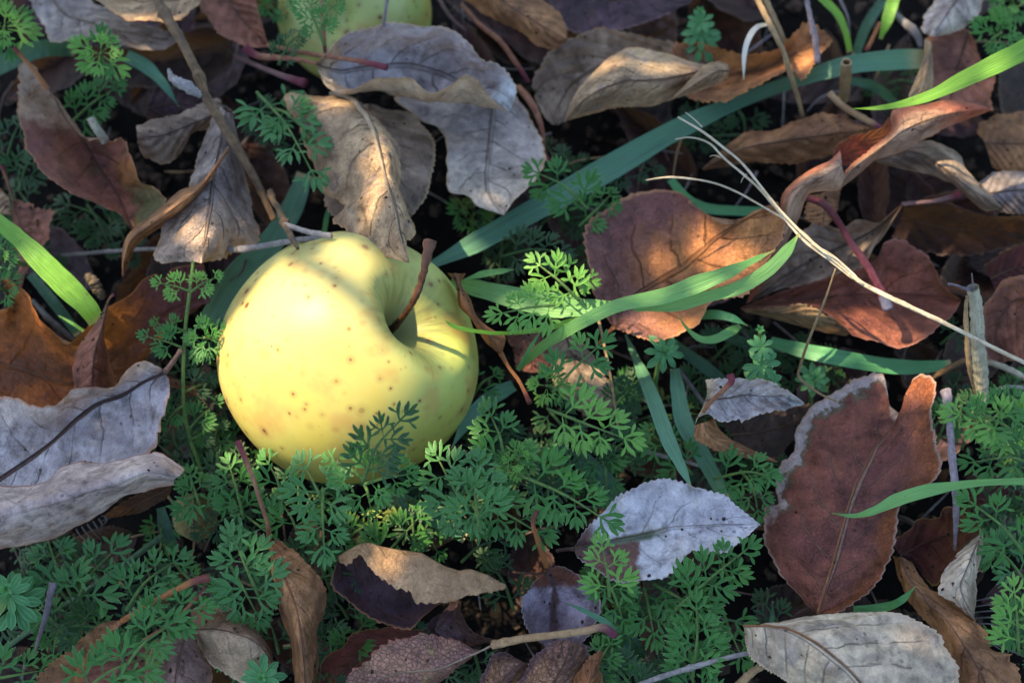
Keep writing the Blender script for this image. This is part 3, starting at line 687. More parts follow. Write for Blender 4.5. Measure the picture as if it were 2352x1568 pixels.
def apple(label, C0, Rr, axis, mat, spin=0, lean=None, group=None, bulge=None):
    ax = axis.normalized(); e1 = (Rt-ax*Rt.dot(ax)).normalized(); e2 = ax.cross(e1)
    pr = smooth_profile(); nseg = 128; V, F, UV = [], [], []
    for i, p in enumerate(pr):
        for k in range(nseg):
            th = 2*math.pi*k/nseg
            d = e1*math.cos(th)+e2*math.sin(th)
            f = 1+0.010*math.cos(5*(th+spin))*min(1, p.x*1.4)*(1 if p.y > 0 else 0.6)+0.012*math.cos(2*th+1)
            shoulder = 0.045*math.cos(th-(bulge or 0))*math.exp(-((p.x-0.42)/0.28)**2)*(1 if p.y > 0 else 0)
            q = d*(p.x*f*Rr)+ax*((p.y*0.99+shoulder+0.010*math.cos(5*(th+spin))*math.exp(-((p.x-0.40)/0.22)**2)*(1 if p.y > 0 else -0.6))*Rr)
            q += q.normalized()*Rr*0.012*noise.noise(q*35)
            q -= Up*q.dot(Up)*0.022
            V.append(C0+q); UV.append((k/nseg, i/89))
    for i in range(89):
        for k in range(nseg):
            k2 = (k+1) % nseg; F.append((i*nseg+k, (i+1)*nseg+k, (i+1)*nseg+k2, i*nseg+k2))
    root = empty('apple', C0-Vector((0, 0, Rr*0.9)))
    me_o = mkobj('skin', V, F, mat, root, origin=C0, uvs=UV)
    tag(root, label, 'apple', group)
    return root, ax, e1, e2
AR = 301*PX*0.968
AX = math.sin(R(50))*(0.86*Rt+0.51*Up).normalized()+math.cos(R(50))*Bk
# shoulder lobe that stands up towards the left of the stalk
_e1 = (Rt-AX*Rt.dot(AX)).normalized(); _e2 = AX.cross(_e1)
ld = (-0.75*Rt-0.65*Up); bul = math.atan2(ld.dot(_e2), ld.dot(_e1))
amat = apple_mat()
ap, ax, e1, e2 = apple('large pale yellow apple in front, resting whole among the leaves with its stalk showing', APC, AR, AX, amat, 0.4, bulge=bul, group='fallen apples')
st0 = APC+AX*AR*0.44
stpts = [st0, st0+AX*AR*0.15+Up*0.001, P(945, 700, 66), P(968, 645, 72), P(980, 590, 77), P(988, 553, 80)]
s_ap = stem_mat((0.050, 0.017, 0.008), (0.11, 0.040, 0.014), 0.6, 0.4, end=(0.15, 0.065, 0.04), end0=(0.03, 0.012, 0.016), scale=500)
stk = tube('stalk', stpts, (0.0013, 0.00100, 0.00088, 0.00090, 0.00096, 0.00105, 0.0018), s_ap, ap, sides=14, n=50, jit=0.38, seed=4)
# second apple
_t = apple_mat((0.30, 0.36, 0.11), (0.40, 0.45, 0.18)); amat2 = _t
C2 = P(815, 25, 18)
ap2, _, _, _ = apple('yellow green apple at the top edge, half hidden behind a grey curled leaf', C2, 192*PX*1.02, (0.2*Rt+0.3*Up-0.9*Bk), amat2, 1.0, group='fallen apples')

# ================================================================ traced leaves
# ---- top left
leaf('greyish lilac leaf with a sunlit curled lower edge, top left corner', [[(63,-20),(102,56),(120,91),(170,96),(232,84),(300,112),(369,111),(405,96)],[(110,-20),(150,30),(200,50),(260,66),(330,84),(405,92)],[(190,-20),(215,8),(255,25),(285,50),(350,57),(405,88)]],[(24,34,44,34),(24,28,32,30),(22,24,26,28)],M['lilac'],serr=(16,0.8))
leaf('tan leaf with ragged lower margin at the top left edge, above the broken twig', [[(475,-20),(440,25),(415,48),(362,47),(309,48),(288,44),(264,28),(205,-12)],[(475,-25),(400,0),(330,0),(250,-20),(200,-30)],[(475,-30),(400,-60),(300,-80),(200,-40)]],[(40,46,50,46),(40,38,36,36),(36,30,30,36)],M['tan'],serr=(18,1.0),ragged=1.6)
leaf('dim grey brown leaf crossed by the broken twig, with a pinkish stalk and knob', [[(538,125),(522,85),(480,66),(430,70),(350,105),(250,112),(190,110)],[(538,128),(500,112),(400,130),(300,145),(190,130)],[(536,132),(520,165),(470,200),(380,200),(280,195),(190,165)]],[(24,32,26,14),(24,16,14,10),(24,20,14,8)],M['dim'],stalk=([(538,128),(600,155),(650,175),(702,192)],(24,32,38,40)),smat=S['pink'],sr=(5,6,6,7,12))
leaf('dark purplish leaf with a long red stalk crossing the edge of the far apple', [[(440,-40),(454,-5),(492,63),(545,97),(580,107),(612,108)],[(500,-40),(530,10),(570,60),(612,103)],[(580,-40),(585,5),(600,50),(607,80),(617,100)]][::1],[(30,34,36),(24,26,34),(32,38,36)],M['brownred'],stalk=([(614,104),(700,122),(790,135),(850,146),(889,156)],(37,46,52,56,57)),smat=S['red'],sr=(6,6,6,6,8))
leaf('large grey leaf draped over the far apple, lower edge rolled up showing tan underside', [[(725,143),(752,122),(776,98),(804,81),(878,60),(903,57),(966,63),(1019,67),(1061,88),(1092,120),(1112,141),(1131,143),(1156,165),(1184,211),(1172,255)],[(725,147),(800,138),(880,125),(960,120),(1040,150),(1110,195),(1150,230),(1172,256)],[(727,152),(741,188),(769,210),(811,213),(867,206),(920,221),(1008,234),(1078,241),(1130,250),(1172,258)],[(730,154),(760,185),(800,203),(830,197),(867,184),(938,179),(962,196),(987,211),(1015,208),(1045,190),(1068,173),(1100,188),(1128,226),(1168,257)]],
     [(50,50,48,44,40),(48,38,36,36,40),(50,46,38,34,40),(50,54,54,52,41)],M['drape'],stalk=([(727,147),(680,136),(630,132),(590,128),(562,108)],(50,47,44,42,44)),smat=S['red'],sr=(5,6,7,8,10),serr=(34,1.1),crump=1.1,mid=1.3,nv=34)
leaf('greyish tan leaf just behind the veined brown leaf that touches the apple', [[(800,240),(765,330),(748,440),(765,495),(800,510),(860,540)],[(850,240),(850,320),(860,420),(890,500),(930,520)],[(880,250),(940,262),(987,306),(995,360),(980,446),(938,508),(932,520)]],[(30,36,40),(32,44,44),(26,34,40)],M['greybrown'],serr=(30,1.0))
leaf('brown veined leaf with a pale midrib, its tip drooping onto the front apple', [[(790,225),(700,218),(656,224),(690,290),(728,390),(752,440),(790,470),(762,503),(790,522),(815,543),(857,577),(900,592),(938,604)],[(812,232),(850,275),(872,340),(888,410),(908,470),(920,530),(940,604)],[(822,232),(866,278),(895,305),(917,340),(922,404),(914,440),(931,490),(952,532),(930,548),(927,575),(941,603)]],
     [(44,44,42,46,54,60,66),(46,52,60,64,66,67,66),(46,46,46,50,56,62,66)],M['tan'],rib=7,rmat=S['rib'],stalk=([(812,232),(790,222),(760,215)],(46,42,36)),smat=S['rib'],sr=(7,6,5),serr=(26,1.3),crump=1.3,quilt=0.55,nvein=7,ragged=1.4)
leaf('big smooth greyish leaf with dark midrib and pointed lower tip above the apple stalk', [[(1090,195),(1000,215),(905,226),(966,272),(1012,300),(1029,340),(1026,400),(1030,437),(1078,450),(1100,475),(1150,492)],[(1120,195),(1135,250),(1128,320),(1118,400),(1125,450),(1155,494)],[(1150,195),(1192,225),(1222,274),(1244,316),(1250,362),(1236,400),(1208,437),(1190,452),(1158,493)]],[(22,24,34,36,36),(24,28,30,32,35),(22,26,32,36,36)],M['flatgrey'],serr=(14,0.6),crump=0.8,nvein=6,quilt=0.15,rib=1.2)
leaf('brown curled leaf at the top edge, right of the far apple', [[(1040,-30),(1103,25),(1180,65),(1237,106),(1270,112),(1300,96)],[(1060,-60),(1150,0),(1230,50),(1300,90)],[(1150,-70),(1240,0),(1275,25),(1298,55),(1302,90)]],[(30,34,36),(40,42,40),(34,36,36)],M['brown'],serr=(16,0.6))
leaf('dark purple leaf along the top edge, middle of the picture', [[(1255,-30),(1275,30),(1314,70),(1380,74),(1450,60),(1525,35),(1590,5)],[(1300,-40),(1400,0),(1500,-10),(1595,-8)],[(1350,-90),(1450,-80),(1600,-20)]],[(18,22,26),(20,22,26),(20,20,24)],M['darkpurple'])
leaf('narrow dark brown leaf just under the purple leaf at the top edge', [[(1310,95),(1400,90),(1480,82),(1545,55),(1560,40)],[(1310,100),(1420,100),(1500,90),(1562,42)]],[(12,16,18),(10,12,16)],M['dim'])
leaf('mottled grey leaf lying behind the tan folded leaf, upper middle', [[(1635,148),(1578,120),(1553,99),(1490,88),(1437,79),(1384,72),(1349,77),(1300,98),(1245,150),(1219,195),(1244,253),(1265,283),(1275,286)],[(1640,160),(1500,125),(1400,145),(1320,190),(1280,250),(1277,286)],[(1640,175),(1500,190),(1400,225),(1335,240),(1300,272),(1279,287)]],[(26,26,22,18),(24,20,16,16),(20,16,14,16)],M['greybrown'],serr=(30,1.2),ragged=1.8)
leaf('tan folded leaf like a canoe with a finely toothed upper edge, upper middle', [[(1668,148),(1623,150),(1578,140),(1525,117),(1455,113),(1419,123),(1363,165),(1314,229),(1298,276)],[(1672,160),(1600,168),(1520,185),(1430,190),(1350,225),(1299,276)],[(1672,178),(1640,195),(1560,220),(1490,243),(1419,247),(1367,257),(1300,278)]],[(36,40,44,36),(38,50,54,38),(34,36,38,34)],M['tan2'],serr=(34,0.9),crump=0.8,quilt=0.2)
leaf('small lit tan roll at the right end of the folded tan leaf', [[(1672,150),(1650,143),(1620,152),(1580,190),(1545,222)],[(1674,165),(1650,165),(1610,185),(1550,224)],[(1670,182),(1640,197),(1600,208),(1556,226)]],[(42,48,46),(44,56,50),(40,42,44)],M['tan2'],serr=(10,0.5))
leaf('orange brown leaf with a jagged lit tip, above the long teal grass blade', [[(1545,190),(1557,100),(1630,109),(1746,127),(1804,102),(1857,53),(1912,90)],[(1550,205),(1650,178),(1750,160),(1830,125),(1913,92)],[(1560,217),(1630,229),(1704,216),(1755,183),(1814,158),(1843,182),(1867,141),(1914,95)]],[(22,30,34,34),(24,22,28,34),(24,36,40,34)],M['rust'],serr=(26,1.4),ragged=2)
# ---- left
leaf('long leaf at the left, sunlit tan above and red brown below, with an orange stalk', [[(85,160),(56,148),(42,190),(46,264),(60,334),(88,380),(130,422),(193,454),(240,474),(274,492),(306,534)],[(98,195),(120,225),(148,267),(193,327),(230,390),(270,450),(306,534)],[(104,200),(150,262),(196,325),(225,322),(262,330),(280,316),(299,345),(316,408),(352,425),(383,461),(352,495),(309,534)]],[(40,42,44,42,36),(42,34,30,28,34),(42,40,44,42,36)],M['sunlit_twotone'],stalk=([(110,205),(80,165),(50,130),(32,109)],(43,46,48,50)),smat=S['orange'],sr=(6,6,5,5,7),serr=(30,0.8),crump=1.5,ragged=2.2)
leaf('ash grey leaf lobe pointing left, under the broken twig', [[(505,225),(457,240),(394,267),(334,285),(313,289)],[(515,255),(430,290),(370,312),(315,312)],[(530,300),(464,300),(436,310),(415,352),(383,373),(334,362),(314,328)]],[(34,38,40),(32,42,44),(30,34,38)],M['greybrown'],serr=(14,0.5))
leaf('grey brown toothed leaf under the thick broken twig, left of the apple top', [[(498,240),(470,310),(457,369),(440,410),(422,478),(388,510),(362,560),(355,598),(404,601),(440,603)],[(520,255),(505,340),(490,420),(478,510),(464,604)],[(538,262),(548,330),(566,404),(580,480),(591,556),(548,565),(513,593),(466,605)]],[(36,38,44,48,48),(38,46,50,52,50),(34,34,36,40,46)],M['greysunlit'],serr=(30,1.1),crump=1.4)
leaf('narrow brown leaf twisted into a curl, hanging left of the grey brown leaf', [[(525,336),(464,415),(411,440),(352,490),(299,532),(282,575),(281,633)],[(525,340),(465,424),(415,468),(360,508),(305,548),(288,590),(282,634)],[(526,344),(470,432),(425,486),(369,521),(318,560),(299,592),(283,634)]],[(52,50,46,40,34),(54,58,54,48,36),(52,48,42,36,32)],M['brown'],serr=(20,0.5),rib=3,rmat=S['ribred'])
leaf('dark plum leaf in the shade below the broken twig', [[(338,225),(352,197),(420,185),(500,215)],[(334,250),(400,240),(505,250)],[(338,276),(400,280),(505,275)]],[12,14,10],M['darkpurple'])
leaf('small crumpled red brown leaf near the left edge above the bright grass blade', [[(32,460),(55,470),(112,492),(109,529),(102,560),(70,607)],[(30,462),(45,520),(80,560),(60,620)],[(26,466),(28,520),(45,600),(42,684)]],[(18,24,20),(20,16,12),(16,12,8)],M['brownred'],stalk=([(32,462),(18,420),(4,380)],(20,24,26)),smat=S['red'],sr=4,ragged=2)
leaf('corner of a tan leaf cut by the left edge, above the bright grass blade', [[(-40,430),(0,438),(20,460),(27,490)],[(-40,480),(-5,490),(26,492)],[(-40,520),(0,500),(27,494)]],[20,22,20],M['tan2'])
leaf('orange and purple lobed leaf with black spots, under the bright grass blade at left', [[(-60,700),(0,708),(22,702),(12,660),(4,637),(22,640),(39,659),(63,688),(98,740),(128,774),(158,791),(195,762),(246,709),(299,673),(325,645),(359,628),(378,640),(400,616),(468,608)],[(-60,780),(40,790),(110,820),(170,835),(240,790),(310,730),(380,680),(478,648)],[(-60,880),(60,900),(150,920),(230,890),(300,830),(370,760),(430,720),(482,690)],[(-60,960),(60,960),(150,970),(230,950),(320,880),(352,800),(415,737),(481,692)]],[(26,30,34,34,30,26),(18,18,14,20,24,24),(14,12,10,14,20,22),(10,10,8,8,12,20)],M['maple'],serr=(3,0.2),crump=1.4,nvein=4,nv=34,ragged=0.5)
leaf('folded maroon brown leaf standing on edge on top of the orange lobed leaf', [[(246,692),(222,740),(183,793),(168,856),(172,900)],[(247,694),(234,750),(217,820),(212,900)],[(250,696),(238,760),(254,821),(274,884)]],[(42,36,32,28),(44,46,46,40),(42,34,26,20)],M['brownred'],serr=(12,0.2),stalk=([(247,694),(254,682),(262,676)],(44,46,46)),smat=S['red'],sr=3)
leaf('large lilac grey leaf with a dark brown midrib, cut by the left edge', [[(376,853),(366,845),(334,832),(309,835),(278,863),(264,888),(211,888),(172,898),(130,932),(84,933),(35,916),(-20,908),(-90,930)],[(378,856),(334,877),(281,909),(228,927),(176,965),(105,1028),(0,1101),(-90,1160)],[(380,858),(389,876),(383,916),(366,969),(352,1017),(320,1050),(200,1110),(60,1160),(-90,1200)]],[(44,52,50,46,44),(44,42,38,36,34),(44,46,42,36,32)],M['lilacbig'],stalk=([(378,856),(398,830),(416,804)],(45,47,50)),smat=S['dark'],sr=(7,6,6,5,7),serr=(16,0.9),crump=0.9,rib=4,rmat=S['ribdark'],nvein=7)
leaf('thin brown leaf hook curling to a point beside the lilac grey leaf base', [[(380,862),(422,880),(457,906),(478,933)],[(384,886),(420,895),(455,912),(479,934)]],[(34,36,40),(32,34,40)],M['brown'],serr=(4,0.2),nu=50,nv=10)
leaf('speckled pinkish grey leaf rolled into a tube at the left edge', [[(424,1078),(397,1058),(359,1038),(316,1043),(246,1064),(183,1057),(141,1072),(88,1111),(0,1117),(-80,1120)],[(415,1090),(340,1072),(250,1100),(140,1130),(0,1160),(-80,1165)],[(402,1100),(330,1098),(260,1130),(150,1170),(0,1220),(-80,1230)],[(399,1114),(334,1126),(281,1141),(246,1168),(176,1210),(88,1246),(0,1263),(-80,1285)]],[(50,52,50,48,48),(56,62,64,62,60),(56,60,60,58,58),(48,44,42,40,40)],M['pinkgrey'],serr=(24,0.5),crump=1.0,nvein=6,rib=0,quilt=0.1)
leaf('dull grey leaf showing beneath the speckled rolled leaf', [[(390,1110),(330,1130),(264,1165),(240,1185)],[(395,1120),(380,1142),(327,1174),(288,1182),(250,1190)]],[(30,30,28),(26,24,22)],M['dim'],serr=(10,0.6))
# ---- beside and below the apple
leaf('curled orange brown leaf strip with a pointed stalk hugging the right side of the apple', [[(1028,627),(1048,656),(1053,702),(1085,737),(1114,784),(1146,812)],[(1046,628),(1056,660),(1068,700),(1098,740),(1130,780),(1150,810)],[(1070,628),(1060,652),(1079,684),(1096,726),(1128,754),(1161,774),(1154,810)]],[(44,46,44,40),(50,54,52,42),(42,44,44,40)],M['rust'],stalk=([(1150,810),(1168,842),(1194,878),(1217,926)],(40,40,41,42)),smat=S['orange'],sr=(6,4,4,4,6),serr=(10,0.5),nu=80)
leaf('flat dull brown leaf under the herbs right of the apple', [[(1165,765),(1180,800),(1190,850)],[(1200,755),(1215,800),(1225,855)],[(1240,760),(1255,800),(1260,850)]],[24,26,22],M['brownred'])
leaf('thin grey brown leaf half hidden under the herbs right of the apple', [[(1262,770),(1250,830),(1290,900),(1340,950),(1392,958)],[(1300,765),(1320,830),(1350,890),(1398,956)],[(1340,790),(1382,845),(1400,890),(1412,930),(1402,954)]],[20,24,22],M['greybrown'],stalk=([(1300,768),(1270,730),(1250,700)],(22,20,16)),smat=S['dark'],sr=4,serr=(18,.6))
leaf('small olive yellow leaf deep under the herbs, below left of the apple', [[(446,1130),(405,1150),(397,1182),(410,1220),(445,1243)],[(447,1130),(446,1190),(446,1243)],[(448,1130),(485,1150),(497,1185),(485,1225),(447,1243)]],[14,18,14],M['yellowdeep'],stalk=([(446,1243),(444,1262),(438,1280)],(16,14,10)),smat=S['tan'],sr=3)
leaf('brown leaf hanging straight down on a long reddish stalk, bottom left of centre', [[(614,1240),(620,1275),(625,1316),(646,1404),(667,1474),(676,1540),(680,1630)],[(618,1240),(640,1300),(672,1370),(690,1440),(700,1520),(706,1630)],[(622,1240),(642,1242),(662,1260),(692,1284),(713,1302),(734,1326),(748,1362),(744,1404),(730,1450),(734,1509),(728,1560),(725,1630)]],[(38,34,34,34,32),(40,46,50,48,40),(40,42,40,34,34)],M['brown'],stalk=([(618,1242),(614,1200),(598,1151),(582,1100),(566,1060),(546,1014)],(40,48,52,54,54,54)),smat=S['red'],sr=(7,4.5,4.5,5,7),serr=(26,0.9),rib=3,rmat=S['ribred'])
leaf('tan leaf curled over like a boat with a dark violet inside, below the apple', [[(776,1287),(766,1320),(769,1351),(815,1390),(867,1421),(938,1441),(973,1414),(1043,1377),(1114,1362),(1163,1352)],[(776,1282),(830,1350),(900,1390),(1000,1370),(1162,1349)],[(776,1277),(811,1257),(846,1246),(867,1254),(917,1266),(973,1276),(1043,1301),(1114,1319),(1162,1342)],[(780,1290),(800,1288),(825,1273),(843,1298),(867,1323),(903,1346),(943,1357),(952,1372),(980,1380),(1030,1379),(1060,1374),(1100,1366),(1140,1358),(1162,1352)]],[(34,34,32,32,38),(32,30,30,30,38),(36,46,50,48,40),(38,50,56,52,40)],M['curlbrown'],serr=(26,1.0),mid=2,nv=34,crump=1.2,flip=None)
leaf('dark violet crinkled leaf with a pale rim, tucked right of the boat shaped leaf', [[(1045,1375),(1010,1421),(1005,1452),(1060,1482),(1132,1474)],[(1050,1376),(1050,1430),(1080,1465),(1135,1472)],[(1053,1379),(1071,1428),(1092,1452),(1138,1468)]],[(20,18,18,24),(24,22,20,26),(30,32,32,28)],M['darkpurple'],serr=(10,0.4))
leaf('dark maroon leaf with a yellowish edge behind the crackled leaf, bottom edge', [[(975,1448),(938,1446),(885,1442),(815,1455),(790,1485),(762,1499),(741,1516),(732,1545),(738,1600)],[(975,1460),(900,1480),(840,1510),(790,1560),(780,1600)],[(975,1475),(910,1510),(860,1545),(830,1600)]],[(24,30,34,32),(20,20,20,20),(16,14,14,14)],M['darkred'],serr=(20,0.9))
leaf('reddish tan leaf with fine crackled veins and a long thick tan stalk, bottom edge', [[(1131,1478),(1099,1491),(1057,1474),(1019,1467),(990,1457),(959,1457),(920,1467),(896,1478),(867,1492),(850,1516),(825,1537),(800,1560),(780,1620)],[(1131,1481),(1080,1505),(1008,1536),(903,1551),(830,1590),(790,1630)],[(1131,1485),(1096,1500),(1043,1538),(985,1575),(900,1620),(810,1640)]],[(40,42,44,42),(42,42,40,40),(40,36,34,34)],M['crackle'],stalk=([(1131,1480),(1208,1465),(1279,1457),(1349,1447),(1384,1440),(1412,1458)],(42,46,50,52,52,48)),smat=S['tan'],sr=(10,8,7.5,8,9),serr=(20,1.3),nvein=7,rib=2,rmat=S['rib'])
leaf('purple brown leaf at the bottom edge, left of the veined tan leaf', [[(1090,1620),(1106,1558),(1124,1520),(1142,1499),(1166,1500),(1205,1520)],[(1130,1630),(1150,1570),(1185,1530),(1212,1522)],[(1180,1630),(1195,1570),(1214,1524)]],[(30,36,36),(30,40,38),(28,30,34)],M['crackle2'],serr=(14,0.8))
leaf('golden brown leaf with dark branching veins at the bottom edge, under the tan stalk', [[(1160,1640),(1195,1560),(1225,1510),(1262,1476),(1298,1469)],[(1240,1640),(1270,1570),(1300,1515),(1312,1472)],[(1330,1640),(1345,1560),(1350,1505),(1335,1480),(1316,1472)]],[(34,38,42),(36,44,46),(32,36,40)],M['crackle2'],serr=(20,0.9),nvein=6)
leaf('orange brown folded leaf edge at the bottom, right of the veined leaf', [[(1290,1640),(1320,1560),(1350,1515),(1381,1494)],[(1340,1640),(1355,1570),(1383,1497)],[(1390,1640),(1384,1560),(1377,1530),(1384,1498)]],[(36,42,46),(38,44,46),(34,36,40)],M['rust'],serr=(14,0.8))
leaf('small round lilac leaf with a brown centre on an upright orange stalk, below the herbs', [[(1254,1300),(1249,1319),(1222,1340),(1201,1372),(1198,1400),(1201,1418),(1212,1439),(1226,1462),(1262,1490)],[(1255,1300),(1272,1350),(1270,1400),(1272,1450),(1278,1492)],[(1257,1298),(1300,1305),(1328,1323),(1349,1351),(1374,1369),(1378,1400),(1367,1428),(1346,1467),(1300,1490)]],[(34,34,32,28),(34,26,22,24),(34,34,32,28)],M['spoon'],stalk=([(1255,1299),(1244,1270),(1233,1235),(1224,1200),(1233,1173)],(34,40,46,50,50)),smat=S['orange'],sr=(7,5.5,5,5,5),serr=(18,0.8),crump=1.2,quilt=0.1,rib=0)
leaf('pale blue grey toothed leaf with a brown patch near its base, lying flat', [[(1317,1259),(1335,1231),(1356,1207),(1402,1161),(1430,1137),(1455,1122),(1490,1107),(1525,1101),(1560,1107),(1595,1119),(1630,1130),(1666,1140),(1687,1158),(1715,1182),(1746,1203)],[(1317,1260),(1409,1242),(1490,1228),(1543,1214),(1630,1207),(1746,1204)],[(1318,1262),(1328,1277),(1356,1298),(1384,1319),(1412,1329),(1455,1333),(1507,1330),(1543,1316),(1560,1295),(1581,1270),(1597,1262),(1630,1268),(1673,1260),(1701,1242),(1729,1217),(1746,1205)]],[(34,38,40,40,38),(34,36,36,37,38),(34,38,40,42,38)],M['bluegrey'],stalk=([(1317,1260),(1300,1261),(1280,1264)],(34,30,26)),smat=S['dark'],sr=(5,4,4,4,4),serr=(36,0.9),crump=0.6,quilt=0.08,nvein=8,rib=1.0)
leaf('tan brown leaf with a long orange stalk, bottom left corner', [[(281,1424),(243,1427),(211,1449),(169,1485),(134,1513),(102,1541),(60,1600)],[(280,1428),(228,1471),(176,1527),(140,1575),(100,1640)],[(279,1432),(246,1462),(211,1509),(180,1570),(150,1640)]],[(40,42,42,40),(42,38,36,36),(40,34,30,28)],M['brown'],stalk=([(281,1425),(352,1383),(439,1337),(482,1326)],(42,48,52,52)),smat=S['orange'],sr=(7,6,6,7,9),rib=6,rmat=S['ribred'])
leaf('reddish leaf under the herbs in the bottom left corner', [[(250,1470),(230,1510),(190,1560),(170,1620)],[(290,1470),(280,1530),(260,1620)],[(340,1480),(345,1540),(330,1620)]],[24,26,24],M['brownred'],stalk=([(330,1470),(400,1425),(440,1385),(477,1350)],(26,30,34,36)),smat=S['red'],sr=5)
leaf('pale speckled tan leaf with a darker folded back, bottom left', [[(439,1400),(465,1388),(492,1383),(538,1404),(577,1435),(612,1478),(638,1543)],[(439,1445),(480,1447),(527,1452),(575,1470),(605,1495),(638,1544)],[(440,1448),(457,1485),(482,1523),(527,1553),(565,1566),(600,1558),(638,1545)]],[(28,32,34,34),(34,44,44,36),(32,36,36,34)],leaf_mat((0.38,0.27,0.17),(0.30,0.205,0.13),under=(0.3,0.2,0.1),vein=-0.1,spots=0.8,nv=5,layers=[('v',0.5,0.42,(0.20,0.12,0.07),0.06)]),serr=(12,0.5),quilt=0.1)
leaf('brown purple leaf with a sharp left edge, bottom left beside the speckled leaf', [[(432,1446),(380,1465),(355,1480),(345,1516),(338,1568),(340,1630)],[(434,1446),(415,1500),(405,1560),(400,1630)],[(436,1447),(454,1485),(482,1534),(484,1568),(480,1630)]],[(36,38,36),(38,46,44),(36,34,32)],leaf_mat((0.25,0.155,0.12),(0.19,0.115,0.10),vein=-0.2,spots=0.15,edge=(0.42,0.25,0.12)),serr=(10,0.3))
# ---- right
leaf('broad orange brown leaf lit by the sun behind the long bright green blade', [[(1409,752),(1385,710),(1365,660),(1357,610),(1346,560),(1350,522),(1363,501),(1402,476),(1448,450),(1490,436),(1535,436),(1570,450),(1620,490),(1670,512),(1730,492),(1786,462)],[(1411,751),(1448,690),(1507,649),(1578,607),(1648,547),(1701,512),(1786,464)],[(1412,753),(1441,760),(1483,777),(1511,781),(1546,773),(1580,756),(1609,738),(1632,695),(1700,678),(1740,640),(1766,582),(1793,540),(1797,505),(1788,466)]],[(28,34,34,30,38,52),(28,27,28,34,44,54),(28,38,42,42,44,54)],M['orange'],stalk=([(1411,751),(1390,770),(1374,790),(1366,802)],(28,28,27,26)),smat=S['orange'],sr=(6,4,3,3,3),serr=(34,1.2),crump=1.2,quilt=0.5,nvein=6)
leaf('long ribbon like leaf, tan turning red, with a dark red fold and twisted tail', [[(1925,430),(1948,385),(2000,340),(2046,302),(2052,258),(2090,242),(2131,238),(2177,232),(2236,239),(2275,251)],[(1926,432),(1965,385),(2030,335),(2100,290),(2190,260),(2275,252)],[(1928,434),(1969,402),(2008,370),(2061,352),(2131,316),(2184,288),(2236,268),(2276,253)]],[(40,42,44,38),(42,50,52,38),(40,40,38,36)],M['redribbon'],serr=(20,0.7),parts=[
    ([[(1908,388),(1920,343),(1955,316),(2018,297),(2043,268)],[(1908,392),(1927,385),(1962,370),(2010,332),(2044,300),(2045,270)]],[(50,54,60,60),(50,50,54,58)],M['bloodred'],{'name':'inner_fold','serr':(16,1.0),'quilt':0.02}),
    ([[(1930,345),(1906,369),(1850,397),(1804,436),(1793,465),(1797,520),(1760,588),(1716,692)],[(1935,380),(1900,400),(1845,430),(1815,480),(1800,540),(1765,600),(1718,694)],[(1940,408),(1925,434),(1880,441),(1857,450),(1834,503),(1806,560),(1772,622),(1720,696)]],[(54,54,50,40,30,24),(56,60,58,50,36,24),(50,48,44,38,28,22)],M['redribbon'],{'name':'twisted_tail'})])
leaf('orange brown scrap of leaf behind the twisted ribbon leaf', [[(1860,448),(1852,480),(1850,505)],[(1900,440),(1895,470),(1890,520)],[(1930,432),(1925,470),(1915,500)]],[28,30,26],M['brown'],serr=(6,.3))
leaf('reddish brown leaf with a pale orange curled margin, top right, behind the long lit blade', [[(2215,65),(2134,82),(2141,116),(2138,207),(2168,236)],[(2226,72),(2208,130),(2190,190),(2182,244)],[(2232,80),(2257,141),(2286,179),(2275,218),(2270,250),(2200,250)]],[(24,28,30),(22,24,28),(24,30,32)],M['rosy'],serr=(16,0.9),parts=[([[(2124,88),(2120,134),(2106,176),(2088,220),(2092,232)],[(2140,100),(2130,150),(2120,200),(2100,235)],[(2141,116),(2144,160),(2140,208),(2110,238)]],[(38,40,38),(44,50,46),(36,38,38)],M['tan2'],{'name':'curled_margin','serr':(12,1.0)})])
leaf('pale tan leaf cut by the top edge near the right corner', [[(2200,-70),(2141,11),(2124,42),(2119,72),(2136,82)],[(2245,-70),(2200,0),(2165,50),(2140,84)],[(2300,-70),(2257,0),(2247,35),(2208,68),(2160,84)]],[(30,36,38),(32,40,42),(28,34,36)],M['palegrey'],serr=(12,0.3))
leaf('brown leaf lying left of the ribbon leaf below the long teal blade', [[(1613,387),(1660,345),(1709,308),(1779,297),(1825,274),(1885,264),(1938,267),(1973,285),(2022,292)],[(1613,388),(1700,345),(1800,325),(1900,310),(2024,294)],[(1615,391),(1709,375),(1814,375),(1900,358),(1960,330),(2026,297)]],[(20,28,32,30),(22,32,34,30),(20,22,24,28)],M['brown'],serr=(24,0.8))
leaf('grey curled leaf shaped like a spout pointing down right, upper right', [[(2010,366),(2096,334),(2149,327),(2201,352),(2222,394),(2272,443),(2300,474)],[(2012,368),(2099,350),(2166,387),(2220,428),(2299,477)],[(2012,372),(2060,385),(2096,391),(2166,415),(2201,432),(2257,482),(2300,480)]],[(24,30,30,36),(26,36,42,38),(22,24,28,34)],M['greybrown'],serr=(16,0.4))
leaf('brown leaf cut by the right edge, upper right', [[(2240,300),(2257,281),(2307,264),(2400,255)],[(2262,330),(2310,330),(2400,330)],[(2279,382),(2330,396),(2400,400)]],[18,22,18],M['brown'],quilt=0.05)
leaf('dusky lilac leaf at the right edge, under the tip of the grey curled leaf', [[(2250,420),(2290,398),(2330,394),(2400,400)],[(2262,445),(2320,440),(2400,445)],[(2290,480),(2330,490),(2400,492)]],[20,24,20],M['lilac'],quilt=0.05,nvein=3)
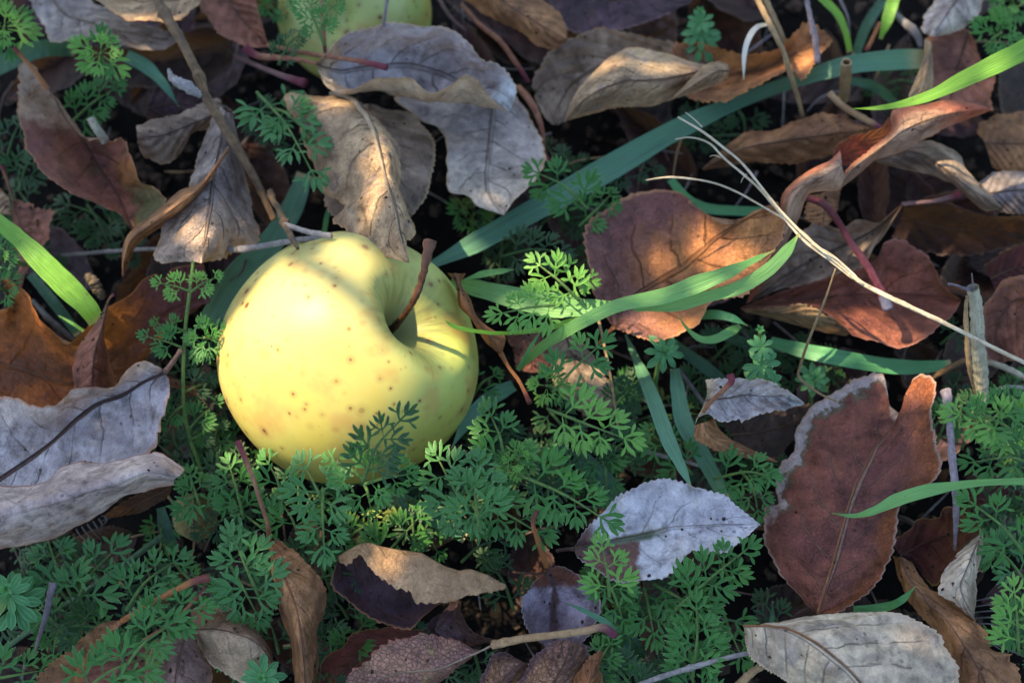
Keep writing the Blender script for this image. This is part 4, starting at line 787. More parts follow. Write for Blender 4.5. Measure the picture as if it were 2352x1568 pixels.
leaf('crumpled grey brown leaf under the white straw, right of the orange brown leaf', [[(2071,469),(2036,497),(2018,511),(1969,506),(1934,520),(1870,512),(1820,560),(1762,642),(1713,694)],[(2071,470),(2020,520),(1950,560),(1860,600),(1780,650),(1714,695)],[(2072,472),(2040,526),(2015,561),(1994,590),(1973,614),(1885,642),(1779,670),(1714,698)]],[(32,28,24,20),(30,18,18,18),(32,26,20,18)],M['greybrown'],stalk=([(2071,469),(2110,465),(2149,461),(2205,446)],(32,33,34,34)),smat=S['pink'],sr=(5,5,5,6,7),serr=(14,0.6),crump=1.8)
leaf('dark brown leaf with a greenish tinge and rusty rim, right side above the red leaf', [[(2078,468),(2150,464),(2230,482),(2290,500),(2400,492)],[(2070,500),(2150,520),(2250,530),(2400,510)],[(2050,540),(2100,570),(2200,585),(2260,580),(2400,540)]],[(22,26,30),(12,14,18),(8,10,12)],M['dimred'],serr=(14,0.8),quilt=0.05)
leaf('glossy red leaf with a folded lower rim, right side under the thick maroon stalk', [[(1700,707),(1800,668),(1900,640),(1985,612),(2011,598),(2026,566),(2050,552),(2078,553),(2099,568),(2131,593),(2145,617),(2166,656),(2207,689)],[(1702,709),(1830,690),(1950,680),(2060,680),(2140,680),(2207,690)],[(1704,712),(1779,705),(1843,701),(1885,715),(1920,737),(1955,769),(2008,782),(2054,795),(2089,793),(2124,775),(2149,758),(2177,733),(2194,712),(2207,692)]],[(20,24,28,26,26),(20,18,18,20,24),(22,34,34,32,26)],M['redleaf'],serr=(26,0.7),crump=0.9,parts=[([[(1706,712),(1779,706),(1843,702),(1885,716),(1920,739),(1950,768)],[(1710,715),(1770,718),(1835,724),(1890,742),(1945,770)],[(1712,716),(1755,725),(1814,742),(1885,760),(1945,772)]],[(24,34,36,30),(24,32,32,28),(20,22,22,24)],leaf_mat((0.30,0.20,0.10),(0.24,0.15,0.08),vein=0.3,nv=7),{'name':'folded_rim','crump':0.5})])
leaf('brown red leaf with a curled top cut by the right edge', [[(2400,640),(2352,636),(2307,638),(2286,670),(2257,715),(2258,775),(2272,826)],[(2400,700),(2340,690),(2300,720),(2285,780),(2290,828)],[(2400,820),(2352,822),(2310,830),(2296,830)]],[(36,38,34,28),(34,28,24,22),(26,22,20)],M['brownred'],serr=(10,0.4))
leaf('shadowed plum leaf at the right edge above the brown red leaf', [[(2262,612),(2290,585),(2352,557),(2400,550)],[(2275,640),(2320,620),(2400,600)],[(2285,665),(2330,640),(2400,640)]],[(24,26,28),18,14],M['darkred'])
leaf('small crinkled silvery leaf with orange red stalk, left of the big red brown leaf', [[(1625,880),(1666,867),(1720,866),(1765,876),(1800,893),(1846,924)],[(1620,920),(1680,915),(1740,905),(1800,910),(1847,926)],[(1598,975),(1620,952),(1660,962),(1700,965),(1760,950),(1846,928)]],[(46,50,48,42),(48,42,38,40),(48,46,42,38)],M['drape'],crump=2.2,serr=(16,0.5),ragged=1.5,stalk=([(1616,945),(1630,926),(1644,912),(1662,895),(1680,876),(1676,859)],(49,52,55,59,62,63)),smat=S['red'],sr=(5,5,5,6,9),parts=[([[(1597,976),(1597,1005),(1618,1020),(1653,1036),(1700,1048),(1786,1061)],[(1615,970),(1625,995),(1655,1015),(1700,1036),(1786,1060)],[(1640,962),(1652,985),(1680,1008),(1722,1030),(1788,1060)]],[(40,40,36,34),(44,42,36,34),(38,34,32,32)],M['brown'],{'name':'trailing_lobe'})])
leaf('dark brown leaf scrap hidden under the crinkled silvery leaf', [[(1650,965),(1720,955),(1790,935),(1880,930)],[(1680,1000),(1760,990),(1870,960)],[(1700,1040),(1780,1050),(1830,1000)]],[14,12,10],M['dim'])
leaf('big red brown leaf with grey scorched left margin and a fine pale midrib, right side', [[(1877,1409),(1839,1371),(1797,1325),(1779,1284),(1760,1246),(1755,1193),(1763,1161),(1790,1155),(1781,1130),(1783,1094),(1797,1063),(1822,1038),(1826,990),(1843,962),(1867,937),(1909,914),(1955,884),(1983,870),(2025,862),(2036,891),(2043,927),(2064,948)],[(1879,1409),(1920,1291),(1948,1193),(1973,1115),(2008,1045),(2035,1000),(2066,950)],[(1882,1408),(1906,1406),(1938,1397),(1990,1362),(2025,1319),(2047,1270),(2054,1214),(2061,1168),(2100,1142),(2145,1101),(2163,1063),(2156,1038),(2148,1010),(2140,951),(2146,909),(2146,877),(2126,860),(2096,872),(2080,930),(2068,949)]],[(30,28,26,26,28,30),(34,38,38,36,34,30),(34,34,34,38,40,40,34)],M['redbrown'],rib=3.2,rmat=S['ribred'],serr=(36,0.9),crump=1.2,quilt=0.4,nu=150)
leaf('dark maroon leaf with raised points, between the big red brown leaf and the right herbs', [[(2054,1256),(2060,1235),(2092,1214),(2106,1193),(2148,1186),(2166,1168),(2187,1163),(2212,1179),(2258,1212)],[(2070,1275),(2120,1250),(2180,1230),(2255,1218)],[(2096,1284),(2131,1333),(2155,1342),(2177,1305),(2212,1258),(2250,1225)]],[(20,24,28,34),(16,14,18,34),(14,16,22,34)],M['darkred'],serr=(8,0.3))
leaf('pale tan upright leaf flap beside the right herbs', [[(2257,1222),(2212,1258),(2190,1280),(2170,1312),(2155,1352),(2166,1367),(2201,1392),(2236,1421)],[(2258,1224),(2235,1270),(2215,1320),(2210,1360),(2237,1422)],[(2259,1226),(2255,1263),(2243,1316),(2240,1369),(2238,1423)]],[(36,40,42,38),(38,44,44,38),(34,34,34,34)],M['pale'],serr=(14,0.5))
leaf('brown leaf strip running down to the bottom right corner', [[(2050,1276),(2061,1309),(2078,1355),(2092,1390),(2124,1421),(2145,1446),(2177,1509),(2201,1568),(2230,1650)],[(2070,1280),(2090,1330),(2130,1380),(2180,1430),(2220,1490),(2260,1560),(2290,1650)],[(2092,1290),(2117,1326),(2134,1355),(2166,1366),(2201,1390),(2236,1421),(2258,1449),(2275,1492),(2320,1500),(2316,1515),(2338,1532),(2350,1575),(2360,1650)]],[(22,28,32,34),(28,40,44,44),(24,34,38,36)],M['brown'],serr=(30,0.9),ragged=1.6)
leaf('big pale tan leaf with a net of white veins and toothed top edge, bottom right', [[(1709,1436),(1744,1441),(1797,1425),(1850,1417),(1920,1407),(1990,1403),(2040,1403),(2096,1425),(2156,1460),(2172,1490),(2194,1522),(2192,1570),(2160,1650)],[(1709,1438),(1760,1440),(1814,1449),(1867,1478),(1920,1520),(1962,1558),(2030,1650)],[(1709,1440),(1714,1470),(1717,1488),(1730,1516),(1762,1537),(1797,1552),(1850,1585),(1930,1660)]],[(44,46,48,46,42),(48,56,60,60,58),(44,44,44,44,44)],M['pale'],rib=3,rmat=S['ribred'],serr=(40,1.1),crump=0.9,nvein=7,nu=150)
leaf('dark red leaf scrap at the right edge behind the lower grass blade', [[(2220,1120),(2260,1098),(2330,1100),(2400,1110)],[(2215,1140),(2280,1150),(2400,1150)],[(2225,1155),(2300,1180),(2400,1190)]],[16,14,10],M['darkred'])

# ================================================================ grass blades
GB = 'blades of grass'
blade('long broad teal grass blade running diagonally behind the apple to the upper right', [(985,612,26,20),(1103,552,26,50),(1250,470,26,58),(1400,386,26,64),(1550,300,26,52),(1700,232,26,36),(1830,185,28,34),(1950,150,32,48),(2060,138,30,52),(2125,136,26,50)], B['teal'], fold=0.12)
blade('wide dark teal blade emerging behind the upper left of the apple', [(480,740,8,50),(540,640,12,66),(620,560,16,62),(670,480,16,54),(700,400,12,40)], B['teal'], fold=0.1)
blade('bright sunlit grass blade entering from the right edge, top right', [(1960,250,58,2),(2036,246,60,12),(2131,222,62,24),(2219,180,64,38),(2307,138,66,46),(2352,115,66,48),(2430,70,64,50)], B['fresh'], fold=0.15)
blade('yellow green blade bending down from the top edge', [(1870,-20,34,20),(1920,28,34,20),(1941,70,32,16),(1952,120,28,14)], B['fresh'])
blade('yellow green blade at the top edge, right of the bent one', [(2060,-30,34,34),(2040,40,32,30),(2022,90,28,10)], B['fresh'])
blade('dark blade behind the two yellow green ones at the top edge', [(2030,0,18,26),(1990,60,16,26),(1965,130,12,22)], B['tealdark'])
blade('bright green broad blade entering from the left edge', [(-40,480,46,30),(40,545,46,38),(95,600,45,52),(150,655,42,56),(200,705,38,46),(222,740,34,38)], B['fresh'], fold=0.12)
blade('tiny grass tip below the bright blade at the left', [(135,725,30,2),(165,742,30,7),(192,760,28,8)], B['green'])
blade('dark green blade in shadow below the bright blade at the left', [(70,630,14,22),(120,690,14,26),(180,768,12,22)], B['tealdark'])
blade('wide dark teal blade behind the herb tufts, top left corner', [(-30,165,14,46),(40,132,16,48),(100,112,16,46),(170,112,14,40)], B['tealdark'])
blade('slender teal blade arching down to a point, left of the broken twig', [(290,128,34,34),(334,152,34,34),(373,190,32,22),(412,247,28,2)], B['teal'], fold=0.1)
blade('broad green blade crossing right of the apple and narrowing to a twist', [(1035,648,34,18),(1103,664,40,40),(1208,690,42,52),(1279,702,43,58),(1350,706,44,38),(1425,697,46,12)], B['green'], fold=0.1)
blade('long bright green blade arching from the herbs up over the orange brown leaf', [(1194,848,34,6),(1244,797,42,22),(1314,752,50,28),(1384,716,54,30),(1437,697,56,30),(1525,680,58,36),(1595,655,60,40),(1666,628,62,30),(1730,598,62,14),(1780,574,62,2)], B['green'], fold=0.1)
blade('green blade curving up to a point at the right of the orange brown leaf', [(1455,711,52,10),(1560,700,54,26),(1630,680,56,26),(1701,659,58,30),(1762,622,60,30),(1804,580,62,26),(1838,533,66,3)], B['green'], fold=0.1)
blade('thin bright blade whose tip touches the right of the apple', [(1024,737,76,3),(1040,748,75,9),(1079,758,70,9),(1149,765,58,8),(1237,758,50,11),(1297,742,47,14),(1335,730,46,8)], B['fresh'], fold=0.1)
blade('short pale green blade tip above the herb, right of the apple', [(1065,643,46,5),(1110,629,48,16),(1150,623,49,13),(1181,619,50,2)], B['green'], fold=0.1)
blade('small upright blade beside the long bright one, over the herbs', [(1246,754,50,2),(1219,797,44,9),(1189,850,34,10)], B['mid'])
blade('curled thin blade like a hook, below the orange brown leaf', [(1557,724,48,2),(1578,754,46,7),(1609,778,44,15),(1644,778,42,20),(1680,760,40,22),(1700,748,36,12)], B['green'], fold=0.1)
blade('short green blade tip beside the hooked blade', [(1600,726,34,18),(1640,722,38,22),(1680,730,40,18),(1718,748,40,2)], B['mid'], fold=0.1)
blade('horizontal green blade below the glossy red leaf', [(1770,785,18,26),(1850,806,22,36),(1920,820,24,38),(1990,833,24,38),(2061,842,22,36),(2131,842,18,30),(2185,834,14,18)], B['mid'], fold=0.1)
blade('tapering teal blade whose point touches the top of the pale blue grey leaf', [(1437,768,18,5),(1455,811,22,16),(1483,874,28,30),(1507,934,34,34),(1535,1010,40,34),(1564,1070,44,22),(1592,1127,46,2)], B['teal'], fold=0.14)
blade('teal blade parallel to the tapering one, on its right', [(1550,846,28,22),(1557,898,30,34),(1571,969,30,40),(1613,1045,28,38),(1640,1095,24,34),(1665,1145,18,26)], B['teal'], fold=0.12)
blade('broad dark blade ending in the herbs, below right of the apple', [(1325,1030,22,20),(1345,1060,24,40),(1377,1095,24,52),(1412,1135,22,50),(1440,1170,14,34)], B['tealdark'], fold=0.1)
blade('short teal blade against the lower right side of the apple', [(1180,885,18,28),(1150,900,20,36),(1114,925,24,36),(1078,960,28,32),(1036,1030,34,3)], B['teal'], fold=0.1)
blade('arching green blade entering from the right edge over the big red brown leaf', [(1912,1178,54,2),(1962,1184,54,9),(2008,1172,56,17),(2061,1147,58,27),(2131,1126,60,28),(2201,1114,60,18),(2272,1107,60,14),(2352,1105,58,15),(2420,1105,56,15)], B['green'], fold=0.12)
blade('dark blade deep under the herbs, below left of the apple', [(369,1165,12,20),(380,1214,12,32),(398,1270,10,30)], B['tealdark'])
blade('broad teal blade under the herbs below the apple', [(880,1120,14,30),(930,1155,16,40),(1000,1190,16,42),(1071,1232,14,34)], B['teal'])
blade('thin pale blade tip across the small round lilac leaf', [(1300,1384,40,2),(1342,1402,40,10),(1390,1428,38,14),(1420,1450,32,10)], B['teal'])
blade('broad dark blade among the herbs under the tan stalk', [(1395,1410,18,40),(1430,1450,16,46),(1470,1520,12,40)], B['tealdark'])
blade('small bright blade tip left of the brown leaf strip, bottom right', [(1960,1398,18,14),(2030,1394,24,20),(2070,1378,32,16),(2103,1346,38,3)], B['mid'])
blade('bent green blade behind the top of the orange brown leaf', [(1540,412,16,20),(1578,457,18,24),(1620,478,18,26),(1683,484,18,24),(1760,486,16,22)], B['mid'])
blade('small green blade standing behind the top of the apple', [(744,540,20,12),(750,500,24,12),(758,468,24,4)], B['mid'])
blade('white dead grass blade bent into a hook, upper right', [(1764,56,48,8),(1740,62,52,12),(1722,84,52,14),(1710,123,50,12),(1708,184,46,3)], B['pale'], fold=0.2)
blade('dim green blade crossing behind the ribbon leaf tip, upper right', [(1945,185,14,20),(2010,200,14,26),(2070,250,10,20)], B['tealdark'])
blade('dark green blade lower right of the apple, under the thin leaf', [(1490,760,8,20),(1560,800,10,28),(1640,860,8,30),(1700,920,6,24)], B['tealdark'])
blade('dark green blade behind the hooked blade', [(1640,760,8,22),(1720,790,10,28),(1800,800,10,22)], B['tealdark'])
blade('green blade tip beside the bottom herbs left of the pale tan leaf', [(1745,1500,20,10),(1770,1440,22,14),(1775,1380,20,4)], B['tealdark'])

# ================================================================ twigs, straws and dry stems
tw = stick('thick brown broken twig slanting from the top edge down to the apple', [(355,-30,58),(366,10,58),(397,63,58),(415,91,58),(457,176,56),(471,218,55),(503,271,52),(548,345,48),(591,422,44),(630,505,40)], (12,13,11,12,11,11,9,8), S['bark'], nodes=(0.13,0.42))
stick('pale splintered bark chip sticking left from the broken twig', [(388,160,58),(394,178,60),(412,190,60),(440,206,58),(462,222,56)], (4,6,13,13,6), S['grey'], cat='bark chip', name='bark_chip', group=None, jit=0.6)
stick('short knobbly twig resting on the top left of the apple', [(621,440,46),(628,462,50),(640,480,53),(656,518,58),(668,542,60),(684,570,64)], (8,7,7,9,7,4), S['bark'], nodes=(0.1,0.6))
stick('pale twig stub branching right from the knobbly twig onto the apple', [(654,517,58),(680,524,60),(709,533,61),(740,539,62),(762,542,63)], (8,6,6,8,6), S['grey'])
stick('long grey stem running left from the top of the apple', [(752,549,58),(692,550,57),(620,562,50),(551,572,44),(450,575,34),(352,572,24),(281,575,18),(141,586,10)], (6,7,7,6,5,5,5,4), S['grey'], nodes=(0.3,))
stick('fallen red stalk at the top, right of the far apple', [(998,-20,30),(1035,40,30),(1071,72,28)], (5,5,4), S['dark'])
stick('reddish stalk curving down right of the grey draped leaf', [(1060,10,28),(1103,58,28),(1149,95,28),(1187,148,26),(1215,190,24)], (5,6,7,7,5), S['red'])
stick('thin brown curl of leaf stalk between the two grey leaves, upper middle', [(1191,200,26),(1226,246,28),(1245,300,26),(1250,350,22),(1275,385,20)], (8,9,7,5,5), S['red'])
stick('thick maroon stalk with a pale cut end lying over the red leaf', [(1838,440,34),(1853,454,38),(1895,471,42),(1927,512,46),(1955,557,50),(1990,607,50),(2018,656,48),(2040,708,44)], (9,8,9,8,8,9,10,13), S['maroon'], cat='leaf stalk', name='leaf_stalk', jit=0.12)
# forked white straw: one thing with its branches
sroot = empty('dry_straw', P(2420,860,58))
for pts, r in (([(2420,860,58),(2352,832,60),(2257,786,62),(2166,740,64),(2061,691,66),(1983,652,66),(1950,625,66)],(7,6,6,6,7,7,6)),
               ([(1983,652,66),(1920,600,66),(1850,543,66),(1779,468,67),(1709,380,68),(1660,338,69),(1613,302,69),(1557,269,70)],(5,5,4.5,4,4,3.5,4,3)),
               ([(1960,640,65),(1900,592,64),(1840,545,64),(1746,436,64),(1666,366,65),(1630,330,65),(1588,316,66),(1551,320,66)],(4,5,4.5,4,3.5,3.5,3,2)),
               ([(1930,612,64),(1880,570,63),(1843,533,62),(1797,501,62),(1746,471,62),(1690,440,62),(1630,418,63),(1560,408,64),(1525,408,64),(1483,414,63)],(3.5,4,3,3,3,3,3,3.5,2)),
               ([(1613,292,69),(1592,272,70),(1574,258,71)],(2.5,2,1)),
               ([(1655,362,65),(1640,357,66),(1630,360,66)],(2,1.5,1)),
               ([(1715,400,65),(1706,410,64),(1702,420,63)],(2,1.3,.8)),
               ([(1990,655,66),(1975,648,67),(1960,630,67),(1910,585,68),(1862,560,68)],(3,4,3,2.5,1))):
    stick('', pts, tuple(q*0.78 for q in r), S['straw'], name='straw_branch', parent=sroot, sides=7, jit=0.2)
tag(sroot, 'white forked dry grass straw lying across the right side over the leaves', 'dry grass', 'twigs and dry stems')
stick('thin bent straw hanging from the white forked straw', [(1919,617,66),(1895,688,58),(1857,782,46),(1838,840,38),(1834,863,36),(1850,881,36),(1885,905,36),(1922,922,36)], (2,2.5,3,3,3.5,3,3,2.5), S['strawtan'], cat='dry grass', name='dry_straw', sides=7)
hr = empty('hollow_stem', P(2256,918,22))
o_ = stick('', [(2256,918,22),(2253,860,30),(2247,800,38),(2244,730,46),(2240,690,50),(2234,660,54)], (15,17,17,16,15,13), S['hollow'], name='stem_tube', parent=hr, hollow=True, sides=16, jit=0.2)
stick('', [(2240,905,30),(2226,840,40),(2221,770,48),(2218,720,52),(2222,680,56)], (3,5,7,6,4), S['strawtan'], name='peeled_strip', parent=hr, jit=0.5, sides=7)
stick('', [(2232,664,56),(2215,662,60),(2196,655,62),(2177,652,62)], (6,4,3,3), S['lilacstem'], name='frayed_fibre', parent=hr, jit=0.5, sides=7)
stick('', [(2234,668,56),(2234,650,60),(2232,628,64)], (4,2,1.5), S['lilacstem'], name='frayed_fibre', parent=hr, jit=0.4, sides=7)
tag(hr, 'broken hollow pale stem standing upright near the right edge with a frayed top', 'dry stem', 'twigs and dry stems')
stick('pinkish upright dry stem left of the right hand herbs', [(2173,898,40),(2180,951,42),(2184,1010,44),(2187,1052,44),(2194,1122,42),(2196,1180,38),(2193,1262,32)], (13,8,8,9,8,6,3), S['lilacstem'], cat='dry stem', name='dead_stalk')
stick('brown dry straw slanting down from the top edge, right of the white hook blade', [(1730,-20,52),(1755,30,52),(1779,77,52),(1800,120,48),(1811,158,44),(1830,215,36),(1844,268,28)], (7,7,7,6,7,6,5), S['strawtan'], cat='dry grass', name='dry_straw')
stick('dim tan straw behind the brown dry straw at the top edge', [(1750,-20,40),(1775,35,38),(1800,90,34),(1810,115,30)], (8,7,6,5), S['strawtan'], cat='dry grass', name='dry_straw')
stick('lilac grey shrivelled stem hanging at the top edge, over the orange brown tip', [(1848,-20,46),(1864,53,46),(1872,90,44),(1878,145,40)], (6,6,8,7), S['lilacstem'], cat='dry stem', name='dead_stalk', jit=0.5)
stick('short cut tan stem stub standing behind the ribbon leaf, upper right', [(1938,228,22),(1942,180,32),(1944,143,40)], (14,14,13), S['strawtan'], cat='dry stem', name='stem_stub', hollow=True)
stick('twig with a pink tip pointing left, above the brown leaf, upper right', [(1906,214,34),(1934,243,34),(1970,265,32),(2030,298,30)], (9,8,8,7), S['tan'])
stick('grey twig behind the reddish leaf, top right', [(2040,20,26),(2075,50,28),(2106,80,30),(2115,108,30)], (8,9,12,7), S['greydim'])
stick('small orange stalk by the yellow green blade, top right', [(2022,52,34),(2006,85,32),(1990,118,30)], (5,5,6), S['orange'], cat='leaf stalk', name='leaf_stalk')
stick('broken hollow straw stub in the shade, left', [(207,270,44),(222,295,42),(242,325,38)], (9,10,11), S['hollow'], cat='dry stem', name='stem_stub', hollow=True)
stick('dark bark fragment with a grey end beside the bright left blade', [(200,632,36),(213,645,36),(228,668,34),(236,686,32)], (8,13,12,6), S['barkdark'], cat='bark chip', name='bark_chip', group=None, jit=0.7)
stick('grey stick slanting in the dark below the bright left blade', [(75,690,16),(110,730,18),(150,765,16),(170,785,14)], (5,7,8,5), S['greydim'])
stick('grey fibrous stick entering from the bottom edge, left of the pale tan leaf', [(1450,1578,34),(1520,1553,36),(1595,1530,38),(1660,1512,40),(1730,1497,40)], (5,6,6,5,5), S['grey'], nodes=(0.5,))
stick('tan stick poking out below the big pale tan leaf', [(1690,1580,30),(1725,1545,32),(1765,1520,34)], (10,9,8), S['strawtan'])
stick('shrivelled lilac stem in the herbs, bottom left', [(122,1338,36),(113,1375,36),(105,1414,34),(94,1450,30),(80,1495,24)], (9,7,6,5,3), S['lilacstem'], cat='dry stem', name='dead_stalk')
stick('green stem slanting through the herbs, bottom left', [(-20,1510,14),(105,1421,20),(257,1316,24),(375,1228,26)], (6,7,7,7), S['greendim'], cat='herb', name='creeping_herb', group=None)
stick('thin pale vertical straw among the herbs right of the apple', [(1375,735,34),(1385,780,34),(1402,863,34),(1412,930,32),(1420,985,30)], (3.5,3.5,3,3,2.5), S['strawtan'], cat='dry grass', name='dry_straw', sides=7)
stick('grey straw between the two teal blades, centre right', [(1560,850,20),(1590,890,20),(1622,935,18)], (5,5,4), S['greydim'], cat='dry grass', name='dry_straw')
stick('pale grey straw under the two teal blades', [(1437,1024,14),(1480,1036,16),(1542,1052,16),(1651,1080,14)], (4,5,4,4), S['grey'], cat='dry grass', name='dry_straw')
stick('grey straw pointing at the lower left of the apple', [(425,1048,16),(470,1032,18),(530,1010,18)], (5,5,5), S['greydim'], cat='dry grass', name='dry_straw')
stick('second grey straw below the one at the lower left of the apple', [(465,1096,16),(510,1072,18),(560,1052,18)], (4,5,4), S['greydim'], cat='dry grass', name='dry_straw')
stick('bluish grass stalk rising in front of the far apple', [(895,-30,60),(888,10,58),(881,62,54)], (4,4,4), S['lilacstem'], cat='dry grass', name='dry_straw')
stick('tan stub behind the hollow stem at the right edge', [(2268,830,26),(2310,845,28),(2380,880,28)], (7,8,7), S['hollow'], cat='dry stem', name='dead_stalk')
stick('arched pale straw at the right edge above the herbs', [(2262,916,24),(2290,895,28),(2330,888,30),(2380,898,28)], (3,4,4,3), S['grey'], cat='dry grass', name='dry_straw')
stick('brown twig crossing under the hollow stem', [(2135,870,18),(2180,845,22),(2225,822,24),(2270,800,24)], (6,7,6,6), S['bark'])
stick('black green seed stalk through the herb above the far apple', [(735,-20,44),(740,30,44),(742,80,42),(748,125,40)], (3,4,7,4), S['red'], cat='leaf stalk', name='leaf_stalk')
rr_ = random.Random(3)
def strew(x0, y0, x1, y1, n, label, mats, L=(60, 150), z=(2, 16)):
    for _ in range(n):
        x, y = rr_.uniform(x0, x1), rr_.uniform(y0, y1); a = rr_.uniform(0, math.pi); l = rr_.uniform(*L); zz = rr_.uniform(*z)
        d = (math.cos(a)*l/2, math.sin(a)*l/2)
        stick(label, [(x-d[0], y-d[1], zz-2), (x+rr_.uniform(-9, 9), y+rr_.uniform(-9, 9), zz+3), (x+d[0], y+d[1], zz)], (rr_.uniform(1.6, 3.6), 3, 1.6), S[rr_.choice(mats)], cat='dry grass', name='dry_straw', group=label, sides=6)
strew(0, 0, 640, 620, 16, 'thin dim straw deep between the leaves of the upper left', ['greydim', 'strawtan', 'dark'])
strew(1000, 0, 2352, 620, 34, 'thin dim straw deep between the leaves of the upper right', ['greydim', 'strawtan', 'lilacstem', 'dark'])
strew(1100, 780, 2352, 1568, 40, 'thin dim straw deep under the herbs of the lower right', ['greydim', 'strawtan', 'greydim', 'dark'])
strew(0, 1100, 1100, 1568, 26, 'thin dim straw deep under the herbs of the lower left', ['greydim', 'strawtan', 'dark'])
for i in range(9):                       # fine stiff hairs of an old grass clump, right
    stick('stiff pale bristle of an old grass clump beside the right herbs', [(2236, 1380+i*13, 20), (2275, 1372+i*15, 22), (2310, 1366+i*19, 18)], (1.6, 1.8, 1.0), S['greydim'], cat='dry grass', name='bristle', group='bristles beside the right herbs', sides=6)
for i in range(8):
    stick('stiff pale bristle fanned out under the rolled speckled leaf', [(175+i*13, 1215-i*6, 16), (190+i*11, 1235-i*8, 18), (232, 1262-i*11, 16)], (2.2, 2.0, 1.0), S['greydim'], cat='dry grass', name='bristle', group='bristles under the rolled leaf', sides=6)

# ================================================================ feathery herbs
def FR(lst, group):
    for it in lst:
        lab, b, t, z, ln, pairs, tone = it[:7]
        kw = it[7] if len(it) > 7 else {}
        frond(lab, b, t, z, ln, pairs, tone, group=group, **kw)
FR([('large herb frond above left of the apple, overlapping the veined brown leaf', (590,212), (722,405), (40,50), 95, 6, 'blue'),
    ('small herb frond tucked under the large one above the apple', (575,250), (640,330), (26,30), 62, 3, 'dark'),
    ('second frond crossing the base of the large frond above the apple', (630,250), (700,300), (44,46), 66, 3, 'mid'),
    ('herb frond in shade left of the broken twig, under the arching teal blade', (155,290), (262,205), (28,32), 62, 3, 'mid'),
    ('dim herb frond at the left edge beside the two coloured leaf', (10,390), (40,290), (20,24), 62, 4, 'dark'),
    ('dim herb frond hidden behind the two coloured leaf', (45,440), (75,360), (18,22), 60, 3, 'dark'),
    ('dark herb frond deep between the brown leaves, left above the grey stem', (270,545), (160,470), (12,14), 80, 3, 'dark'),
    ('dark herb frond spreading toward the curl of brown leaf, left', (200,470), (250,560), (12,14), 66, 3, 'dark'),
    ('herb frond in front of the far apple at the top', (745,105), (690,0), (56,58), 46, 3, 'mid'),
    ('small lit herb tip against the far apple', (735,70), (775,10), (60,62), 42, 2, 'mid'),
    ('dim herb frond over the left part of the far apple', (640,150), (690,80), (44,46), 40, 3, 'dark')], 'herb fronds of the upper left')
rosette('bright herb tuft in the top left corner', (10,60), 52, 80, 'lit', 9, 3, tilt=(.1,.1))
rosette('bright cream tipped herb tuft left of the broken twig top', (232,120), 56, 66, 'lit', 8, 2, tilt=(.1,.1))
rosette('bright herb tuft cut by the left edge above the orange leaf', (-8,590), 44, 52, 'lit', 8, 2)
rosette('green herb tuft cut by the left edge just under the bright one', (-6,660), 34, 52, 'mid', 8, 1)
rosette('small bushy herb tuft touching the left side of the apple', (468,775), 50, 56, 'mid', 10, 3)
rosette('dark herb tuft under the bushy one at the left side of the apple', (480,835), 34, 52, 'dark', 9, 2)
rosette('sunlit herb tuft near the top right corner', (2300,75), 46, 62, 'mid', 9, 3)
rosette('herb tuft at the very top right corner', (2330,-5), 34, 56, 'lit', 8, 2)
rosette('small herb tuft above right of the apple, beneath the smooth grey leaf tip', (1090,490), 24, 56, 'mid', 9, 2)
rosette('bright yellow green herb tuft among the fronds below right of the apple', (1190,1055), 48, 50, 'lit', 9, 3)
rosette('herb tuft under the thin brown leaf stalk, right of the apple', (1255,885), 42, 50, 'lit', 9, 2)
rosette('deep green herb tuft at the top edge, left of the far apple', (640,5), 34, 50, 'mid', 8, 2)
# climbing stem with its fronds left of the apple: one plant
cp = empty('herb_plant', P(478,1125,16))
cpts = [P(478,1125,16), P(456,1060,24), P(436,1005,30), P(422,934,36), P(421,846,42), P(426,751,46), P(436,670,50), P(444,600,48)]
tube('stem', cpts, (0.0006, 0.00055, 0.0005), g_stem, cp, sides=7, n=50)
def sprig_leaf(root, base, tip, z, ln, pairs, tone='lit'):
    pb, pt = P(base[0], base[1], z[0]), P(tip[0], tip[1], z[1]); c = spline([pb, (pb+pt)/2+Vector((0, 0, 0.001)), pt], 24)
    st = tube('leaf_stem', c, (0.0004, 0.0002), g_stem, root, sides=6, n=14)
    up = Vector((_fr.uniform(-.2, .2), -.3, 1)).normalized()
    for k in range(pairs):
        f = 0.35+0.5*k/max(1, pairs); i = int(f*23); T = (c[i+1]-c[i-1]).normalized(); Sd = up.cross(T).normalized()
        for s in (-1, 1):
            a = R(56); put_leaflet(_fr.choice(TPL[tone]), root, c[i], T*math.cos(a)+Sd*s*math.sin(a)+up*.1, up, ln*PX*(1-.25*k)*_fr.uniform(.9, 1.1))
    put_leaflet(_fr.choice(TPL[tone]), root, c[21], T, up, ln*PX*.8)
sprig_leaf(cp, (437,670), (375,652), (50,53), 46, 2)
sprig_leaf(cp, (437,672), (490,640), (50,53), 42, 2)
sprig_leaf(cp, (424,800), (345,775), (45,47), 50, 2, 'mid')
sprig_leaf(cp, (424,760), (365,745), (46,49), 38, 1, 'mid')
sprig_leaf(cp, (421,930), (385,965), (37,36), 48, 2, 'mid')
sprig_leaf(cp, (430,990), (490,930), (32,34), 50, 2, 'mid')
sprig_leaf(cp, (424,900), (478,880), (38,36), 44, 1, 'dark')
sprig_leaf(cp, (436,1010), (500,985), (30,30), 46, 1, 'dark')
tag(cp, 'tall thin herb plant climbing between the brown leaves and the left side of the apple', 'herb')
